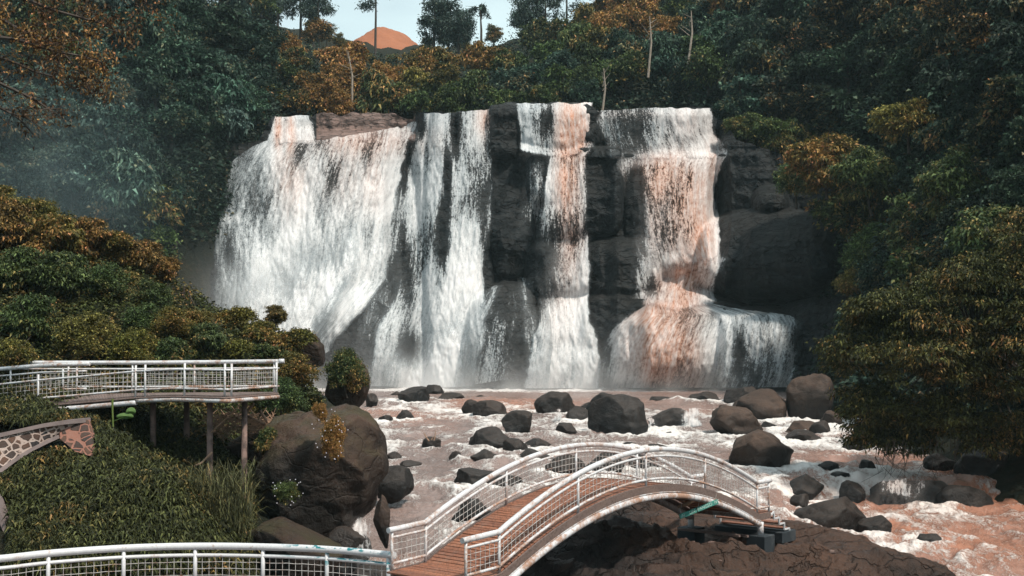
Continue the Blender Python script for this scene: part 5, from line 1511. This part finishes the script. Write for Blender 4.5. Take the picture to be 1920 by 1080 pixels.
MB().add(E + E2, [tuple(range(n6)), tuple(range(2 * n6 - 1, n6 - 1, -1))] + [(i, (i + 1) % n6, n6 + (i + 1) % n6, n6 + i) for i in range(n6)]).build("buttress", m_stone("red_masonry", 1.0), w1)
masonry([(-60,880,33.3),(-10,938,33.2),(8,985,33.1),(20,1012,33.0),(32,1036,32.9)], [(-60,1100,33.2),(-10,1090,33.1),(0,1080,33.0),(8,1070,32.9),(20,1060,32.8)], "lower stone wall corner with steep coping at the bottom left")

# ================================================================= driftwood heap, broken posts, plant stem
g_ = np.random.default_rng(6); mb = MB()
for k in range(210):
    px = g_.uniform(395, 530); py = 772 + 55 * abs(g_.normal() * .35) + (12 if px > 470 else 0) + (px - 460) ** 2 * .002; c = Vector(P(px, py, 43.0 + g_.normal() * .35))
    a_ = g_.normal() * .7; ln = g_.uniform(.15, .6); d = Vector((math.cos(a_) * ln, g_.normal() * .15, math.sin(a_) * ln))
    mb.tube([c - d, c + d * .2 + Vector((0, 0, g_.normal() * .04)), c + d], [.016, .013, .006], 4)
tag(mb.build("driftwood_twigs", M_DRIFT), "heap of pale twigs washed up behind the walkway posts", "driftwood", None, "stuff")
for pts, r, lab in ((((487,770),(497,785),(509,800)), .055, "short broken pale log standing on the twig heap"), (((458,777),(485,790),(511,802)), .05, "long pale log lying across the twig heap"),
                    (((398,848),(378,868),(364,874)), .035, "reddish branch leaning at the foot of the third stilt"), (((476,756),(462,775),(452,790)), .05, "pale stick poking out under the platform edge"),
                    (((395,812),(440,770),(462,745)), .022, "thin grey bamboo pole leaning behind the stilts")):
    Yd = 42.2 if pts[0][0] > 400 else 39.2
    tag(MB().tube([P(x, y, Yd) for x, y in pts], [r, r, r * .75], 7).build("driftwood_log", M_DRIFT, None, True), lab, "driftwood", "driftwood logs")
for pts, lab in ((((344,590),(345,536)), "upright dark fence stake on the mound ledge"), (((330,560),(336,588)), "short leaning fence stake left of the upright one"), (((352,545),(372,590)), "long leaning fence stake right of the upright one"), (((326,552),(348,548)), "small snapped rail between the fence stakes")):
    tag(MB().tube([P(x, y, 57.4) for x, y in pts], .035, 5).build("fence_stake", M_BARK), lab, "stake", "broken fence on the mound")
for k, (px, py) in enumerate(((806,815),(816,812),(801,822))):
    b_ = Vector(P(811, 835, ybase(811, 842) + .5)); tag(MB().tube([b_, Vector(P(px - 6 + 6 * k, py + 6, ybase(811, 842) + .5)), Vector(P(px + (k - 1) * 12, py - 4, ybase(811, 842) + .5))], [.05, .035, .02], 5).build("stick", M_DRIFT), ("left", "upright", "crooked")[k] + " dead stick caught on a rock in the left rapids", "stick", "sticks on the river rock")
pls = empty("leafy_plant", tuple(P(212, 800, 39.5))); o_ = pls.location
MB().tube([Vector(P(212, 800, 39.5)) - o_, Vector(P(211, 770, 39.5)) - o_, Vector(P(211, 748, 39.5)) - o_], [.03, .028, .04], 6).build("stem", m_simple("green_stem", (.10, .14, .03), .6), pls)
mb = MB()
for (px, py, rx_, rz_) in ((235,781,.28,.10),(246,772,.16,.12)):
    c = Vector(P(px, py, 39.6)) - o_; ring_ = [c + Vector((math.cos(a) * rx_, -.03 * math.cos(2 * a), math.sin(a) * rz_ * (1.2 if a < 3.14 else .8))) for a in np.linspace(0, 6.28, 15)[:-1]]
    mb.add([c + Vector((0, -.04, .02))] + ring_, [(0, i + 1, (i + 1) % 14 + 1) for i in range(14)])
mb.tube([Vector(P(212, 790, 39.5)) - o_, Vector(P(235, 781, 39.6)) - o_], .008, 4)
mb.build("leaf", m_simple("broad_leaf", (.07, .13, .03), .5), pls)
tag(pls, "broad leaved green plant with a thick stem under the walkway ramp", "plant")

# pale pebbles on the bedrock
g_ = np.random.default_rng(12)
for k in range(16):
    x = 6.0 + g_.uniform(-1.2, 3.2); y = 33.6 + g_.uniform(-1.0, 1.6); r = g_.uniform(.03, .10)
    me = boulder_mesh(r * 1.3, r, r * .6, 700 + k, 2, 6, .1); o_ = link("pebble", me, M_RIM); o_.location = (x, y, bedz(x, y) + r * .1)
    tag(o_, "small pale pebble lying on the brown bedrock below the bridge end", "pebble", "pebbles on the bedrock")

# ================================================================= spray and haze
def vol_box(name, lo, hi, build, lab):
    lo, hi = np.array(lo, float), np.array(hi, float)
    o = MB().box((lo + hi) / 2, hi - lo).build(name, None)
    t = NT(name); pv = t.n.new("ShaderNodeVolumePrincipled"); build(t, pv); t.lk(pv.outputs[0], t.out.inputs["Volume"])
    o.data.materials.append(t.m); return tag(o, lab, name.replace("_", " "), None, "stuff")
def spray(t, pv):
    p = t.pos(); sx = t.n.new("ShaderNodeSeparateXYZ"); t.lk(p, sx.inputs[0]); X, Y, Z = sx.outputs
    n = t.noise(t.mapping(p, (.16, .16, .10)), 1, 3, .6)
    a = t.sstep(t.noise(t.mapping(p, (.16, .16, .10)), 1, 3, .6), .36, .72)
    zf = t.math('POWER', 2.718, t.math('MULTIPLY', t.math('MAXIMUM', Z, 0.0), -.62))
    xl = t.math('MULTIPLY', t.sstep(X, -34.5, -27), t.sstep(X, 30, 22))
    yl = t.math('MULTIPLY', t.sstep(Y, 108, 116), t.sstep(Z, 17.5, 9))
    # the thickest cloud rises at the foot of the broad curtain
    dx = t.math('ADD', X, 24.5); dz = t.math('ADD', Z, -5.0)
    g2 = t.math('POWER', 2.718, t.math('MULTIPLY', t.math('ADD', t.math('MULTIPLY', t.math('MULTIPLY', dx, dx), .032), t.math('MULTIPLY', t.math('MULTIPLY', dz, dz), .030)), -1.0))
    d = t.math('MULTIPLY', t.math('MULTIPLY', t.math('MULTIPLY_ADD', a, 1.0, .10), t.math('MULTIPLY_ADD', zf, .20, t.math('MULTIPLY', g2, .10))), t.math('MULTIPLY', xl, yl))
    t.lk(d, pv.inputs["Density"]); pv.inputs["Color"].default_value = (.93, .94, .95, 1)
vol_box("spray_mist", (-35, 108, -.3), (31, 129, 18), spray, "white spray drifting at the foot of the waterfall")
def vmist(t, pv):
    p = t.pos(); sx = t.n.new("ShaderNodeSeparateXYZ"); t.lk(p, sx.inputs[0]); X, Y, Z = sx.outputs
    def sq(a, c, k): d_ = t.math('ADD', a, -c); return t.math('MULTIPLY', t.math('MULTIPLY', d_, d_), k)
    g_ = t.math('POWER', 2.718, t.math('MULTIPLY', t.math('ADD', t.math('ADD', sq(X, -37.0, .012), sq(Z, 17.0, .022)), sq(Y, 92.0, .03)), -1.0))
    n = t.sstep(t.noise(t.mapping(p, (.10, .10, .13)), 1, 3, .6), .30, .70)
    t.lk(t.math('MULTIPLY', g_, t.math('MULTIPLY_ADD', n, .018, .001)), pv.inputs["Density"]); pv.inputs["Color"].default_value = (.66, .90, .95, 1)
vol_box("valley_mist", (-60, 76, 2), (-16, 107.5, 34), vmist, "pale bluish mist hanging before the left slope")
def hz(t, pv):
    pv.inputs["Density"].default_value = .00016; pv.inputs["Color"].default_value = (.62, .86, .92, 1)
vol_box("haze", (-660, -220, -12), (660, 830, 135), hz, "thin bluish air haze over the valley")
